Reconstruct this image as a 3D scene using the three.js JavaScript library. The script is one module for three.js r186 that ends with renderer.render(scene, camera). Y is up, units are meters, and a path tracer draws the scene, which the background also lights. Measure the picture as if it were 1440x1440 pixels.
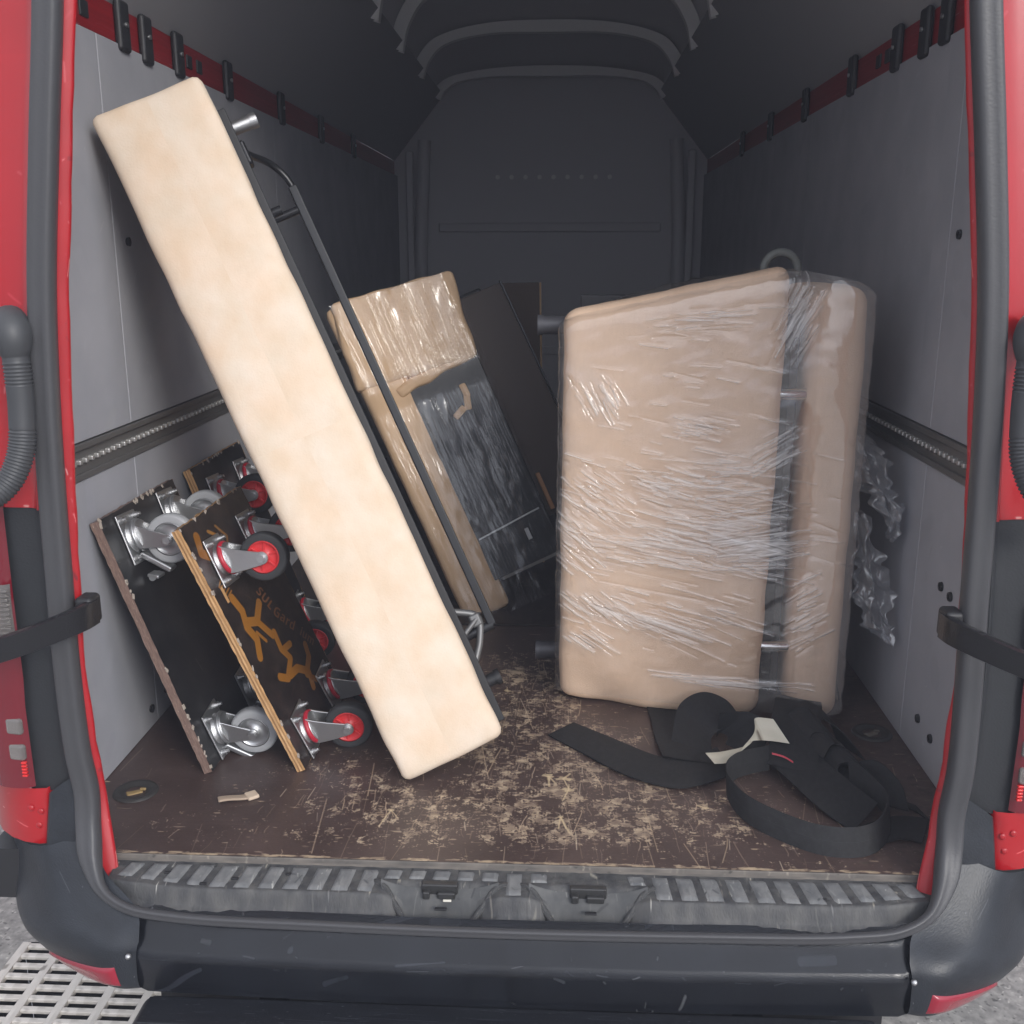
import * as THREE from 'three';
import { RoundedBoxGeometry } from 'three/addons/geometries/RoundedBoxGeometry.js';
import { mergeGeometries, mergeVertices, toCreasedNormals } from 'three/addons/utils/BufferGeometryUtils.js';
import { createNoise3D } from 'simplex-noise';

// ---------- camera, sky, sun, exposure ----------
const scene = new THREE.Scene();
const camera = new THREE.PerspectiveCamera(53.13, 1, 0.05, 400);
camera.position.set(0.078, 1.716, 1.56);
camera.rotation.order = 'YXZ';
camera.rotation.set(-14.1 * Math.PI / 180, 2.79 * Math.PI / 180, 0);
const renderer = new THREE.WebGLRenderer({ antialias: true });
renderer.toneMapping = THREE.LinearToneMapping;
renderer.toneMappingExposure = 1.27;
renderer.shadowMap.enabled = true;
const SUN = new THREE.Vector3(0.53, 0.44, 0.77).normalize();
{ // an evenly overcast sky, brighter round the veiled sun
  const W = 256, H = 128, d = new Float32Array(W * H * 4), v = new THREE.Vector3();
  for (let j = 0; j < H; j++) for (let i = 0; i < W; i++) {
    const el = ((j + 0.5) / H - 0.5) * Math.PI, az = ((i + 0.5) / W - 0.5) * 2 * Math.PI;
    v.set(Math.cos(el) * Math.cos(az), Math.sin(el), Math.cos(el) * Math.sin(az));
    const s = Math.max(0, v.dot(SUN)), up = Math.max(0, v.y);
    let L = 0.7 + 0.2 * up + 0.6 * Math.pow(s, 3) + 0.9 * Math.pow(s, 14);
    if (v.y < 0) L *= Math.max(0.3, 1 + v.y * 3);
    const k = (j * W + i) * 4;
    d[k] = L * 0.95; d[k + 1] = L * 0.98; d[k + 2] = L * 1.08; d[k + 3] = 1;
  }
  const t = new THREE.DataTexture(d, W, H, THREE.RGBAFormat, THREE.FloatType);
  t.mapping = THREE.EquirectangularReflectionMapping;
  t.magFilter = THREE.LinearFilter; t.minFilter = THREE.LinearFilter; t.needsUpdate = true;
  scene.background = t; scene.environment = t;
}
const sun = new THREE.DirectionalLight(new THREE.Color(1, 0.96, 0.9), 1.6);
sun.position.copy(SUN).multiplyScalar(12).add(new THREE.Vector3(0, 1, -1));
sun.target.position.set(0, 1, -1);
sun.castShadow = true; sun.shadow.radius = 34;
Object.assign(sun.shadow.camera, { left: -4, right: 4, top: 4, bottom: -4, near: 0.5, far: 30 });
sun.shadow.mapSize.set(2048, 2048);
scene.add(sun, sun.target);

// ---------- helpers ----------
function rng(seed) { let s = seed >>> 0; return () => { s = (s + 0x6d2b79f5) | 0; let t = Math.imul(s ^ (s >>> 15), 1 | s); t = (t + Math.imul(t ^ (t >>> 7), 61 | t)) ^ t; return ((t ^ (t >>> 14)) >>> 0) / 4294967296; }; }
const noise = createNoise3D(rng(7));
const fbm = (x, y, z, n = 4) => { let a = 0, s = 0.5; for (let i = 0; i < n; i++) { a += s * noise(x, y, z); x *= 2.03; y *= 2.03; z *= 2.03; s *= 0.5; } return a; };
const V = (x, y, z) => new THREE.Vector3(x, y, z);
const FY = 0.70;                       // height of the load floor
const used = new Set();
function numbered(n) { if (!used.has(n)) { used.add(n); return n; } let k = 1; while (used.has(n + '_' + String(k).padStart(3, '0'))) k++; const r = n + '_' + String(k).padStart(3, '0'); used.add(r); return r; }
function thing(name, label, category, pos = [0, 0, 0], group) {
  const o = new THREE.Group(); o.name = numbered(name); o.position.set(...pos); o.userData = { label, category };
  if (group) o.userData.group = group;
  scene.add(o); return o;
}
function add(name, geo, mat, parent, data) {
  const m = new THREE.Mesh(geo, mat); m.name = name; m.castShadow = m.receiveShadow = true;
  if (data) Object.assign(m.userData, data);
  parent.add(m); return m;
}
const merge = (a) => mergeGeometries(a.map((g) => { const q = g.index ? g.toNonIndexed() : g; for (const k of Object.keys(q.attributes)) if (!['position', 'normal', 'uv'].includes(k)) q.deleteAttribute(k); return q; }));
const rb = (w, h, d, r = 0.003, s = 2) => new RoundedBoxGeometry(w, h, d, s, Math.min(r, w / 2.01, h / 2.01, d / 2.01));
const T = (g, x, y, z) => g.translate(x, y, z);
function boxuv(g) { // uv in metres from the dominant axis of each face
  const q = g.index ? g.toNonIndexed() : g, p = q.attributes.position, uv = new Float32Array(p.count * 2), a = V(), b = V(), c = V(), n = V();
  for (let i = 0; i < p.count; i += 3) {
    a.fromBufferAttribute(p, i); b.fromBufferAttribute(p, i + 1); c.fromBufferAttribute(p, i + 2);
    n.copy(b).sub(a).cross(c.clone().sub(a)); const X = Math.abs(n.x), Y = Math.abs(n.y), Z = Math.abs(n.z);
    [a, b, c].forEach((v, k) => { const [s, t] = X >= Y && X >= Z ? [v.z, v.y] : Y >= Z ? [v.x, v.z] : [v.x, v.y]; uv[(i + k) * 2] = s; uv[(i + k) * 2 + 1] = t; });
  }
  q.setAttribute('uv', new THREE.BufferAttribute(uv, 2)); return q;
}
function grid(nu, nv, fn) { // fn(u, v) -> Vector3; uv = (u, v) unless fn returns [p, s, t]
  const pos = [], uv = [], idx = [];
  for (let j = 0; j <= nv; j++) for (let i = 0; i <= nu; i++) {
    const r = fn(i / nu, j / nv), p = Array.isArray(r) ? r[0] : r; pos.push(p.x, p.y, p.z);
    if (Array.isArray(r)) uv.push(r[1], r[2]); else uv.push(i / nu, j / nv);
  }
  for (let j = 0; j < nv; j++) for (let i = 0; i < nu; i++) { const a = j * (nu + 1) + i, b = a + 1, c = a + nu + 1, d = c + 1; idx.push(a, b, d, a, d, c); }
  const g = new THREE.BufferGeometry(); g.setAttribute('position', new THREE.Float32BufferAttribute(pos, 3)); g.setAttribute('uv', new THREE.Float32BufferAttribute(uv, 2)); g.setIndex(idx); g.computeVertexNormals(); return g;
}
function cat(P, t) { // Catmull-Rom through arrays of numbers
  const n = P.length - 1, f = Math.min(t * n, n - 1e-9), i = Math.floor(f), s = f - i;
  const a = P[Math.max(i - 1, 0)], b = P[i], c = P[i + 1], d = P[Math.min(i + 2, n)];
  return b.map((_, k) => { const m0 = (c[k] - a[k]) / 2, m1 = (d[k] - b[k]) / 2, s2 = s * s, s3 = s2 * s; return (2 * s3 - 3 * s2 + 1) * b[k] + (s3 - 2 * s2 + s) * m0 + (-2 * s3 + 3 * s2) * c[k] + (s3 - s2) * m1; });
}
const surf = (rows) => (u, v) => { const r = cat(rows.map((row) => cat(row, u)), v); return V(...r); };
const tube = (pts, r, seg = 40, rad = 10, closed = false) => new THREE.TubeGeometry(new THREE.CatmullRomCurve3(pts.map((p) => V(...p)), closed, 'centripetal'), seg, r, rad, closed);
function ribbon(C, Wd, th = 0.0025, seg = 48) { // band along centre points C with half-width vectors Wd
  const top = (u, s) => { const c = cat(C, u), w = cat(Wd, u); return V(c[0] + w[0] * s, c[1] + w[1] * s, c[2] + w[2] * s); };
  const nrm = (u) => { const a = top(Math.max(0, u - 0.01), 0), b = top(Math.min(1, u + 0.01), 0), w = V(...cat(Wd, u)); return b.sub(a).cross(w).normalize(); };
  const ring = [[-1, 1], [-0.96, 1.2], [0.96, 1.2], [1, 1], [1, -1], [0.96, -1.2], [-0.96, -1.2], [-1, -1], [-1, 1]];
  const len = C.reduce((a, p, i) => i ? a + Math.hypot(p[0] - C[i - 1][0], p[1] - C[i - 1][1], p[2] - C[i - 1][2]) : 0, 0), hw = Math.hypot(...Wd[0]);
  const g = grid(seg, ring.length - 1, (u, v) => { const k = Math.round(v * (ring.length - 1)), n = nrm(u); return [top(u, ring[k][0]).addScaledVector(n, ring[k][1] * th / 2), u * len, ring[k][0] * hw]; });
  return toCreasedNormals(g, 0.9);
}
function padded(w, h, d, r, bulge, lump, res = 0.022, seed = 0) { // soft upholstered block centred at 0
  const n = (x) => Math.max(4, Math.round(x / res));
  let g = new THREE.BoxGeometry(w, h, d, n(w), n(h), n(d) + 2); g.deleteAttribute('uv'); g.deleteAttribute('normal'); g = mergeVertices(g, 1e-5);
  const p = g.attributes.position, q = V(), c = V();
  for (let i = 0; i < p.count; i++) {
    q.fromBufferAttribute(p, i); c.set(THREE.MathUtils.clamp(q.x, -w / 2 + r, w / 2 - r), THREE.MathUtils.clamp(q.y, -h / 2 + r, h / 2 - r), THREE.MathUtils.clamp(q.z, -d / 2 + r, d / 2 - r));
    const o = q.clone().sub(c); if (o.lengthSq() > 0) q.copy(c).addScaledVector(o.normalize(), r);
    const X = Math.abs(2 * q.x / w), Y = Math.abs(2 * q.y / h);
    q.z += Math.sign(q.z) * bulge * (1 - X ** 3) * (1 - Y ** 6);
    q.z += lump * fbm(q.x * 9 + seed, q.y * 9, q.z * 3, 3); q.x += lump * 0.8 * noise(q.y * 7 + seed, q.z * 5, 3); q.y += lump * 0.8 * noise(q.x * 9, seed, q.z * 9);
    p.setXYZ(i, q.x, q.y, q.z);
  }
  g.computeVertexNormals();
  const nn = g.attributes.normal.clone(); const uv = new Float32Array(p.count * 2);
  for (let i = 0; i < p.count; i++) { const ax = Math.abs(nn.getX(i)) > 0.75; uv[2 * i] = (ax ? p.getZ(i) : p.getX(i)); uv[2 * i + 1] = p.getY(i); }
  g.setAttribute('uv', new THREE.BufferAttribute(uv, 2)); return g;
}
// textures
function canvas(w, h, draw, srgb = true, rep) {
  const c = document.createElement('canvas'); c.width = w; c.height = h; draw(c.getContext('2d'), w, h);
  const t = new THREE.CanvasTexture(c); t.wrapS = t.wrapT = THREE.RepeatWrapping; if (srgb) t.colorSpace = THREE.SRGBColorSpace;
  if (rep) t.repeat.set(rep[0], rep[1]); return t;
}
function cloud(w, h, fx, fy, lo, hi, seed, oct = 5) { // seamless-enough grey noise drawn into image data, value multiplies a tint
  return (g) => { const im = g.createImageData(w, h); for (let y = 0; y < h; y++) for (let x = 0; x < w; x++) { const n = 0.5 + 0.75 * fbm(x / w * fx, y / h * fy, seed, oct), k = (y * w + x) * 4; for (let c = 0; c < 3; c++) im.data[k + c] = lo[c] + (hi[c] - lo[c]) * Math.min(1, Math.max(0, n)); im.data[k + 3] = 255; } g.putImageData(im, 0, 0); };
}
const lin = (r, g, b) => new THREE.Color().setRGB(r, g, b);
const std = (c, rough, metal = 0, o = {}) => new THREE.MeshStandardMaterial({ color: lin(...c), roughness: rough, metalness: metal, side: THREE.DoubleSide, ...o });
const phy = (c, rough, metal = 0, o = {}) => new THREE.MeshPhysicalMaterial({ color: lin(...c), roughness: rough, metalness: metal, side: THREE.DoubleSide, ...o });

const grainBump = canvas(512, 512, cloud(512, 512, 60, 60, [70, 70, 70], [190, 190, 190], 3, 3), false, [3, 3]);
function scuffs(w, h, base, hi, n, seed, marks) { // mottled surface with fine scratches; marks = [rgba, count, length, width]
  return canvas(w, h, (g) => {
    cloud(w, h, n, n, base, hi, seed)(g); const R = rng(seed * 77 + 5);
    for (const [style, count, len, wd, dir] of marks) for (let i = 0; i < count; i++) {
      g.strokeStyle = style; g.globalAlpha = 0.15 + 0.85 * R() ** 2; g.lineWidth = wd * (0.4 + R()); g.lineCap = 'round'; const x = R() * w, y = R() * h, a = (dir ?? R() * 6.28) + (R() - 0.5) * 0.7, l = len * R() ** 2 + 1;
      g.beginPath(); g.moveTo(x, y); g.quadraticCurveTo(x + Math.cos(a) * l * 0.5 + (R() - 0.5) * l * 0.2, y + Math.sin(a) * l * 0.5, x + Math.cos(a) * l, y + Math.sin(a) * l); g.stroke();
    }
    g.globalAlpha = 1;
  }, true);
}
const wallTex = scuffs(1024, 1024, [155, 156, 162], [170, 170, 175], 5, 11, [['rgba(214,214,214,.45)', 50, 46, 1.3], ['rgba(205,205,206,.06)', 60, 50, 26], ['rgba(90,90,94,.05)', 60, 60, 30], ['rgba(200,200,200,.5)', 30, 14, 3], ['rgba(94,94,98,.4)', 20, 30, 1.2], ['rgba(195,194,192,.6)', 400, 6, 1.4]]);
const plasticTex = scuffs(1024, 1024, [29, 32, 37], [43, 47, 53], 9, 21, [['rgba(120,120,120,.5)', 160, 30, 1.2], ['rgba(170,170,166,.7)', 220, 4, 1.6], ['rgba(120,122,126,.12)', 60, 60, 14], ['rgba(30,32,36,.5)', 60, 50, 1.6]]);
const bumperTex = scuffs(1024, 512, [15, 17, 22], [28, 31, 37], 7, 23, [['rgba(128,128,130,.5)', 130, 50, 1.1, 0.2], ['rgba(165,165,160,.7)', 200, 5, 1.5], ['rgba(104,108,116,.35)', 70, 160, 4, 0.03], ['rgba(150,150,150,.5)', 120, 14, 3], ['rgba(110,112,116,.1)', 60, 120, 20, 0.1], ['rgba(28,30,34,.6)', 80, 90, 5, 1.5]]);
const treadTex = scuffs(512, 512, [94, 96, 98], [128, 128, 127], 14, 25, [['rgb(165,165,160)', 500, 30, 1.5, 1.6], ['rgb(70,72,74)', 300, 18, 2.5]]);
const sillTex = scuffs(1024, 256, [52, 53, 56], [90, 89, 87], 18, 27, [['rgb(158,152,138)', 500, 16, 2], ['rgb(46,47,49)', 300, 20, 3], ['rgb(175,172,165)', 300, 3, 2]]);
const redTex = scuffs(512, 512, [164, 9, 20], [176, 14, 26], 4, 31, [['rgb(225,130,126)', 60, 16, 1.3], ['rgb(214,170,160)', 70, 4, 1.6]]);
const redWornTex = scuffs(512, 512, [156, 9, 20], [178, 18, 28], 6, 33, [['rgb(222,160,152)', 240, 18, 2], ['rgb(215,190,180)', 200, 5, 2.4], ['rgb(110,20,30)', 60, 12, 3]]);
const sueded = canvas(1024, 1024, (g) => {
  const W = 1024, im = g.createImageData(W, W);
  for (let y = 0; y < W; y++) for (let x = 0; x < W; x++) {
    const a = fbm(x / 120, y / 150, 1, 5), b = fbm(x / 190 + 9, y / 190, 5, 4), f = noise(x / 2.2, y / 2.2, 2), k = (y * W + x) * 4;
    im.data[k] = 225 + 7 * a + 2 * b + 2 * f; im.data[k + 1] = 205 + 10 * a - 4 * b + 2 * f; im.data[k + 2] = 182 + 14 * a - 8 * b + 2 * f; im.data[k + 3] = 255;
  }
  g.putImageData(im, 0, 0);
}, true, [1.4, 1.4]);
const fabricTex = canvas(1024, 1024, (g) => {
  const W = 1024, im = g.createImageData(W, W);
  for (let y = 0; y < W; y++) for (let x = 0; x < W; x++) {
    const a = fbm(x / 160, y / 220, 31, 5), b = fbm(x / 6, y / 60, 35, 2), f = noise(x / 2, y / 2, 2), k = (y * W + x) * 4;
    im.data[k] = 231 + 8 * a + 4 * b + 3 * f; im.data[k + 1] = 200 + 9 * a + 4 * b + 3 * f; im.data[k + 2] = 171 + 10 * a + 4 * b + 3 * f; im.data[k + 3] = 255;
  }
  g.putImageData(im, 0, 0);
}, true, [1.1, 1.1]);
const plyEdge = canvas(256, 256, (g, w, h) => {
  const R = rng(90); const cols = ['#c49a68', '#a67b4d', '#d0a878', '#8d653e', '#c79d6c'];
  for (let i = 0; i < 5; i++) { g.fillStyle = cols[i]; g.fillRect(i * w / 5, 0, w / 5 + 1, h); }
  for (let i = 0; i < 1200; i++) { g.strokeStyle = R() < 0.5 ? 'rgba(80,50,28,.35)' : 'rgba(226,190,140,.4)'; g.lineWidth = 1 + R(); const x = R() * w, y = R() * h; g.beginPath(); g.moveTo(x, y); g.lineTo(x + (R() - 0.5) * 6, y + 10 + R() * 30); g.stroke(); }
}, true);
const plyEdgeDark = scuffs(256, 256, [104, 84, 76], [140, 116, 104], 8, 37, [['rgb(200,180,165)', 60, 10, 3], ['rgb(70,55,50)', 90, 30, 2, 1.57]]);

const clothTex = canvas(512, 512, (g, w, h) => { // woven webbing: fine ribs along the band, dust and a lighter rubbed look
  cloud(w, h, 10, 10, [21, 21, 23], [36, 36, 38], 101, 4)(g); const R = rng(66);
  for (let y = 0; y < h; y += 6) { g.fillStyle = 'rgba(70,70,74,.22)'; g.fillRect(0, y, w, 2); g.fillStyle = 'rgba(0,0,0,.3)'; g.fillRect(0, y + 3, w, 2); }
  for (let x = 0; x < w; x += 5) { g.fillStyle = 'rgba(0,0,0,.14)'; g.fillRect(x, 0, 2, h); }
  for (let i = 0; i < 260; i++) { g.fillStyle = `rgba(150,146,138,${0.05 + 0.16 * R()})`; g.fillRect(R() * w, R() * h, 1 + 5 * R(), 1 + 2 * R()); }
}, true, [6, 6]);
const M = {
  red: phy([1, 1, 1], 0.38, 0, { map: redTex, clearcoat: 0.7, clearcoatRoughness: 0.18 }),
  redWorn: phy([1, 1, 1], 0.42, 0, { map: redWornTex, clearcoat: 0.4, clearcoatRoughness: 0.3 }),
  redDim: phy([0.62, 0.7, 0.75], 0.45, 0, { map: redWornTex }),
  wall: std([1, 1, 1], 0.62, 0, { map: wallTex }),
  lining: std([0.62, 0.61, 0.63], 0.5), rib: std([0.85, 0.85, 0.83], 0.4),
  rubber: std([0.06, 0.06, 0.064], 0.45, 0, { bumpMap: grainBump, bumpScale: 0.0003 }),
  trim: phy([1, 1, 1], 0.42, 0, { map: plasticTex, bumpMap: grainBump, bumpScale: 0.0005 }),
  trimDark: std([0.022, 0.024, 0.027], 0.55, 0, { bumpMap: grainBump, bumpScale: 0.0004 }),
  bumper: phy([1, 1, 1], 0.26, 0, { map: bumperTex, bumpMap: grainBump, bumpScale: 0.0003 }),
  sill: std([1, 1, 1], 0.62, 0, { map: sillTex, bumpMap: grainBump, bumpScale: 0.001 }),
  tread: std([1, 1, 1], 0.6, 0, { map: treadTex, bumpMap: grainBump, bumpScale: 0.0008 }),
  black: std([0.018, 0.018, 0.02], 0.5), blackMetal: phy([0.02, 0.02, 0.022], 0.32, 0.3),
  zinc: std([0.55, 0.555, 0.56], 0.36, 0.95, { bumpMap: grainBump, bumpScale: 0.0003 }), zincDull: std([0.5, 0.51, 0.52], 0.42, 0.9), rail: std([0.2, 0.195, 0.19], 0.5, 0.6), stud: std([0.6, 0.59, 0.57], 0.35, 0.7),
  chrome: std([0.7, 0.7, 0.7], 0.14, 1),
  greyRubber: std([0.36, 0.37, 0.38], 0.55), tyre: std([0.035, 0.036, 0.038], 0.6), redPlastic: phy([0.62, 0.035, 0.04], 0.38), redRing: phy([0.45, 0.02, 0.04], 0.35),
  suede: phy([1, 1, 1], 0.85, 0, { map: sueded, bumpMap: grainBump, bumpScale: 0.0006, sheen: 0.3, sheenRoughness: 0.6, sheenColor: lin(0.9, 0.8, 0.65) }),
  fabric: std([1, 1, 1], 0.7, 0, { map: fabricTex, bumpMap: grainBump, bumpScale: 0.0008 }),
  cloth: std([1, 1, 1], 0.8, 0, { map: clothTex, bumpMap: clothTex, bumpScale: 0.0012 }),
  ply: std([1, 1, 1], 0.75, 0, { map: plyEdge }), plyDark: std([1, 1, 1], 0.75, 0, { map: plyEdgeDark }),
  label: std([0.72, 0.69, 0.6], 0.7), brown: std([0.045, 0.03, 0.024], 0.6), wood: std([0.42, 0.27, 0.15], 0.7, 0, {}),
  lensRed: phy([0.16, 0.005, 0.014], 0.12, 0, { clearcoat: 1, clearcoatRoughness: 0.05 }), lensClear: phy([0.36, 0.33, 0.31], 0.2, 0.6, { clearcoat: 1, bumpMap: grainBump, bumpScale: 0.002 }), lensBright: phy([0.75, 0.02, 0.02], 0.2, 0, { clearcoat: 1 }),
  reflector: phy([0.3, 0.012, 0.03], 0.25, 0, { clearcoat: 0.6 }),
};

// ---------- setting: ground ----------
const pit = { x0: -1.29, x1: -0.69, z0: -0.665, z1: 0.1 };
{
  const s = new THREE.Shape([[-60, -60], [60, -60], [60, 60], [-60, 60]].map((p) => new THREE.Vector2(...p)));
  s.holes.push(new THREE.Path([[pit.x0, -pit.z0], [pit.x1, -pit.z0], [pit.x1, -pit.z1], [pit.x0, -pit.z1]].map((p) => new THREE.Vector2(...p))));
  const g = new THREE.ShapeGeometry(s); g.rotateX(-Math.PI / 2);
  const tex = scuffs(1024, 1024, [118, 116, 113], [166, 163, 158], 40, 51, [['rgb(196,193,187)', 5000, 5, 3], ['rgb(84,82,80)', 5000, 5, 3], ['rgb(180,178,172)', 200, 60, 1.5]]);
  tex.repeat.set(0.7, 0.7);
  add('ground', boxuv(g), std([1, 1, 1], 0.92, 0, { map: tex, bumpMap: tex, bumpScale: 0.004 }), scene, { kind: 'structure' });
}
{ // cast drain grate with open slots, half under the bumper corner
  const t = thing('drain_grate', 'pale cast drain grate with rows of open slots in the ground below the bumper', 'drain grate', [(pit.x0 + pit.x1) / 2, 0, (pit.z0 + pit.z1) / 2]);
  const w = pit.x1 - pit.x0, d = pit.z1 - pit.z0, iron = std([1, 1, 1], 0.8, 0, { map: scuffs(256, 256, [184, 179, 172], [212, 207, 200], 8, 61, [['rgb(120,114,108)', 200, 10, 3], ['rgb(206,202,196)', 100, 12, 2]]) });
  const nC = 6, nR = 20, bw = 0.022, cx = (w - 0.02) / nC, rz = (d - 0.02) / nR;
  for (let i = 0; i <= nC; i++) add('bar', T(boxuv(rb(bw, 0.016, d - 0.004, 0.002)), -w / 2 + 0.011 + i * (w - 0.022) / nC, -0.006, 0), iron, t);
  const cross = boxuv(rb((w - 0.022) / nC - bw + 0.004, 0.01, 0.0155, 0.002));
  for (let i = 0; i < nC; i++) for (let j = 0; j <= nR; j++) { const m = add('cross_bar', cross, iron, t); m.position.set(-w / 2 + 0.011 + (i + 0.5) * (w - 0.022) / nC, -0.0045, -d / 2 + 0.012 + j * (d - 0.024) / nR); }
  const pg = merge([T(new THREE.BoxGeometry(w, 0.02, d), 0, -0.3, 0), T(new THREE.BoxGeometry(0.02, 0.27, d), -w / 2 - 0.011, -0.15, 0), T(new THREE.BoxGeometry(0.02, 0.27, d), w / 2 + 0.011, -0.15, 0), T(new THREE.BoxGeometry(w, 0.27, 0.02), 0, -0.15, -d / 2 - 0.011), T(new THREE.BoxGeometry(w, 0.27, 0.02), 0, -0.15, d / 2 + 0.011)]);
  add('drain_pit', pg, std([0.04, 0.038, 0.035], 0.95), t);
}

// ---------- the van ----------
const van = thing('cargo_van', 'red cargo van seen from behind with open load space and dark bumper', 'van');
const ZB = -4.2, WX = 0.82;
scene.fog = new THREE.FogExp2(0xd8ddef, 0.016);
{ // load floor: dark coated plywood, worn to the wood in the middle
  const FW = 1.644, FD = 1.16, W = 2048, H = 1448, sc = W / FW;
  const X = (x) => (x + FW / 2) * sc, Z = (z) => H + z * sc; // canvas y: front edge at the bottom
  const tex = canvas(W, H, (g) => {
    cloud(W, H, 9, 6, [64, 51, 48], [83, 68, 64], 71, 6)(g); const R = rng(404);
    for (let i = 0; i < 3200; i++) { g.strokeStyle = R() < 0.5 ? 'rgba(46,36,34,.16)' : 'rgba(122,106,98,.12)'; g.lineWidth = 1 + R() * 1.5; const x = R() * W, y = R() * H, l = 10 + R() * 70; g.beginPath(); g.moveTo(x, y); g.lineTo(x + l, y + (R() - 0.5) * 3); g.stroke(); }
    // wear zones [x, z, rx, rz, weight]
    const zones = [[0.08, -0.27, 0.13, 0.11, 1.2], [0.0, -0.42, 0.15, 0.12, 1], [0.04, -0.62, 0.12, 0.17, 1.2], [-0.02, -0.85, 0.12, 0.14, 0.85], [0.2, -0.22, 0.16, 0.1, 0.8], [0.17, -0.5, 0.12, 0.05, 1], [-0.15, -0.2, 0.24, 0.07, 0.75], [-0.34, -0.3, 0.13, 0.09, 0.75], [0.12, -0.12, 0.45, 0.1, 0.5], [-0.1, -0.08, 0.55, 0.08, 0.4], [0.45, -0.35, 0.2, 0.2, 0.3], [0.36, -0.17, 0.06, 0.05, 0.7]];
    const dens = (x, z) => { let a = 0.02; for (const [cx, cz, rx, rz, w] of zones) a += w * Math.exp(-(((x - cx) / rx) ** 2) - ((z - cz) / rz) ** 2); return Math.min(1, a) * Math.max(0, Math.min(1, 0.62 + 1.3 * fbm(x * 13, z * 13, 8, 3))); };
    const tone = () => { const k = R(); return `rgba(${158 + k * 44 | 0},${138 + k * 42 | 0},${112 + k * 42 | 0},${0.3 + 0.5 * R()})`; };
    const pick = () => { for (;;) { const x = (R() - 0.5) * FW, z = -R() * FD; if (R() < dens(x, z)) return [x, z]; } };
    const blob = (x, y, rx, ry, k = 9) => { g.beginPath(); for (let i = 0; i <= k; i++) { const a = i / k * 6.283, q = 0.45 + 0.75 * R(); const px = x + Math.cos(a) * rx * q, py = y + Math.sin(a) * ry * q; i ? g.lineTo(px, py) : g.moveTo(px, py); } g.fill(); };
    { // coating rubbed through: ragged patches that follow the grain, broken by the coating's raised mesh
      const im = g.getImageData(0, 0, W, H), D = im.data, S = THREE.MathUtils.smoothstep;
      for (let y = 0; y < H; y++) for (let x = 0; x < W; x++) {
        const X0 = (x / sc) - FW / 2, Z0 = (y - H) / sc; let d = 0.0; for (const [cx, cz, rx, rz, w] of zones) { const e = ((X0 - cx) / rx) ** 2 + ((Z0 - cz) / rz) ** 2; if (e < 6) d += w * Math.exp(-e); }
        const k = (y * W + x) * 4, fine = 0.5 * noise(X0 * 150, Z0 * 210, 3); D[k] += 7 * fine; D[k + 1] += 6 * fine; D[k + 2] += 6 * fine;
        if (d < 0.12) continue; d = Math.min(1, d);
        const wx = X0 + 0.006 * noise(X0 * 30, Z0 * 30, 41), wz = Z0 + 0.006 * noise(X0 * 22, Z0 * 22, 43);
        const n = 0.5 * noise(wx * 15, wz * 13, 11) + 0.46 * noise(wx * 40, wz * 36, 5) + 0.42 * noise(wx * 105, wz * 120, 7) + 0.26 * noise(X0 * 260, Z0 * 330, 9);
        const mesh = 0.14 * Math.max(Math.sin(X0 * 1050), Math.sin(Z0 * 1050));
        const v = S(n + d * 0.86 - mesh, 0.76, 1.12) * (0.55 + 0.45 * S(noise(X0 * 40, Z0 * 40, 21), -0.5, 0.5));
        const q = noise(X0 * 33, Z0 * 90, 15); D[k] += (186 + 18 * q - D[k]) * v * 0.88; D[k + 1] += (167 + 18 * q - D[k + 1]) * v * 0.88; D[k + 2] += (142 + 16 * q - D[k + 2]) * v * 0.88;
      }
      g.putImageData(im, 0, 0);
    }
    for (let i = 0; i < 1300; i++) { const [x, z] = pick(); g.fillStyle = tone(); const s = 1.2 + 3.5 * R() ** 2; blob(X(x), Z(z), s * (1.2 + 2.6 * R()), s * (0.5 + 0.6 * R()), 7); }
    for (let i = 0; i < 320; i++) { const [x, z] = pick(); g.strokeStyle = tone(); g.lineWidth = 0.7 + 2.4 * R() ** 2; const vert = R() < 0.85, l = (vert ? 40 + 260 * R() ** 2.5 : 14 + 70 * R()) * 0.8, a = vert ? 1.57 + (R() - 0.5) * 0.5 : (R() - 0.5) * 0.2; let px = X(x), py = Z(z); g.beginPath(); g.moveTo(px, py); for (let k = 0; k < 3; k++) { px += Math.cos(a) * l / 3 + (R() - 0.5) * 7; py += Math.sin(a) * l / 3 + (R() - 0.5) * 5; g.lineTo(px, py); } g.stroke(); }
    // fresh pale gouges that stand out
    for (const [x, z, s] of [[0.09, -0.3, 26], [0.1, -0.255, 22], [0.06, -0.31, 20], [0.3, -0.3, 20], [-0.235, -0.165, 12], [0.085, -0.155, 12], [0.2, -0.43, 24], [0.16, -0.5, 20], [-0.045, -0.72, 17], [0.36, -0.2, 12]]) { g.fillStyle = 'rgba(200,180,146,.8)'; blob(X(x), Z(z), s * 0.8, s * 0.55, 15); for (let k = 0; k < 3; k++) { g.strokeStyle = 'rgba(206,184,148,.75)'; g.lineWidth = 1.5 + 4 * R(); g.beginPath(); g.moveTo(X(x), Z(z)); g.lineTo(X(x) + (R() - 0.5) * 50, Z(z) + (R() - 0.3) * 110); g.stroke(); } }
    for (let i = 0; i < 2600; i++) { const x = (R() - 0.5) * FW, z = -R() * FD; g.fillStyle = `rgba(190,172,146,${0.25 + 0.5 * R()})`; blob(X(x), Z(z), 0.8 + 2.2 * R() ** 2, 0.7 + 1.2 * R(), 6); }
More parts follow.
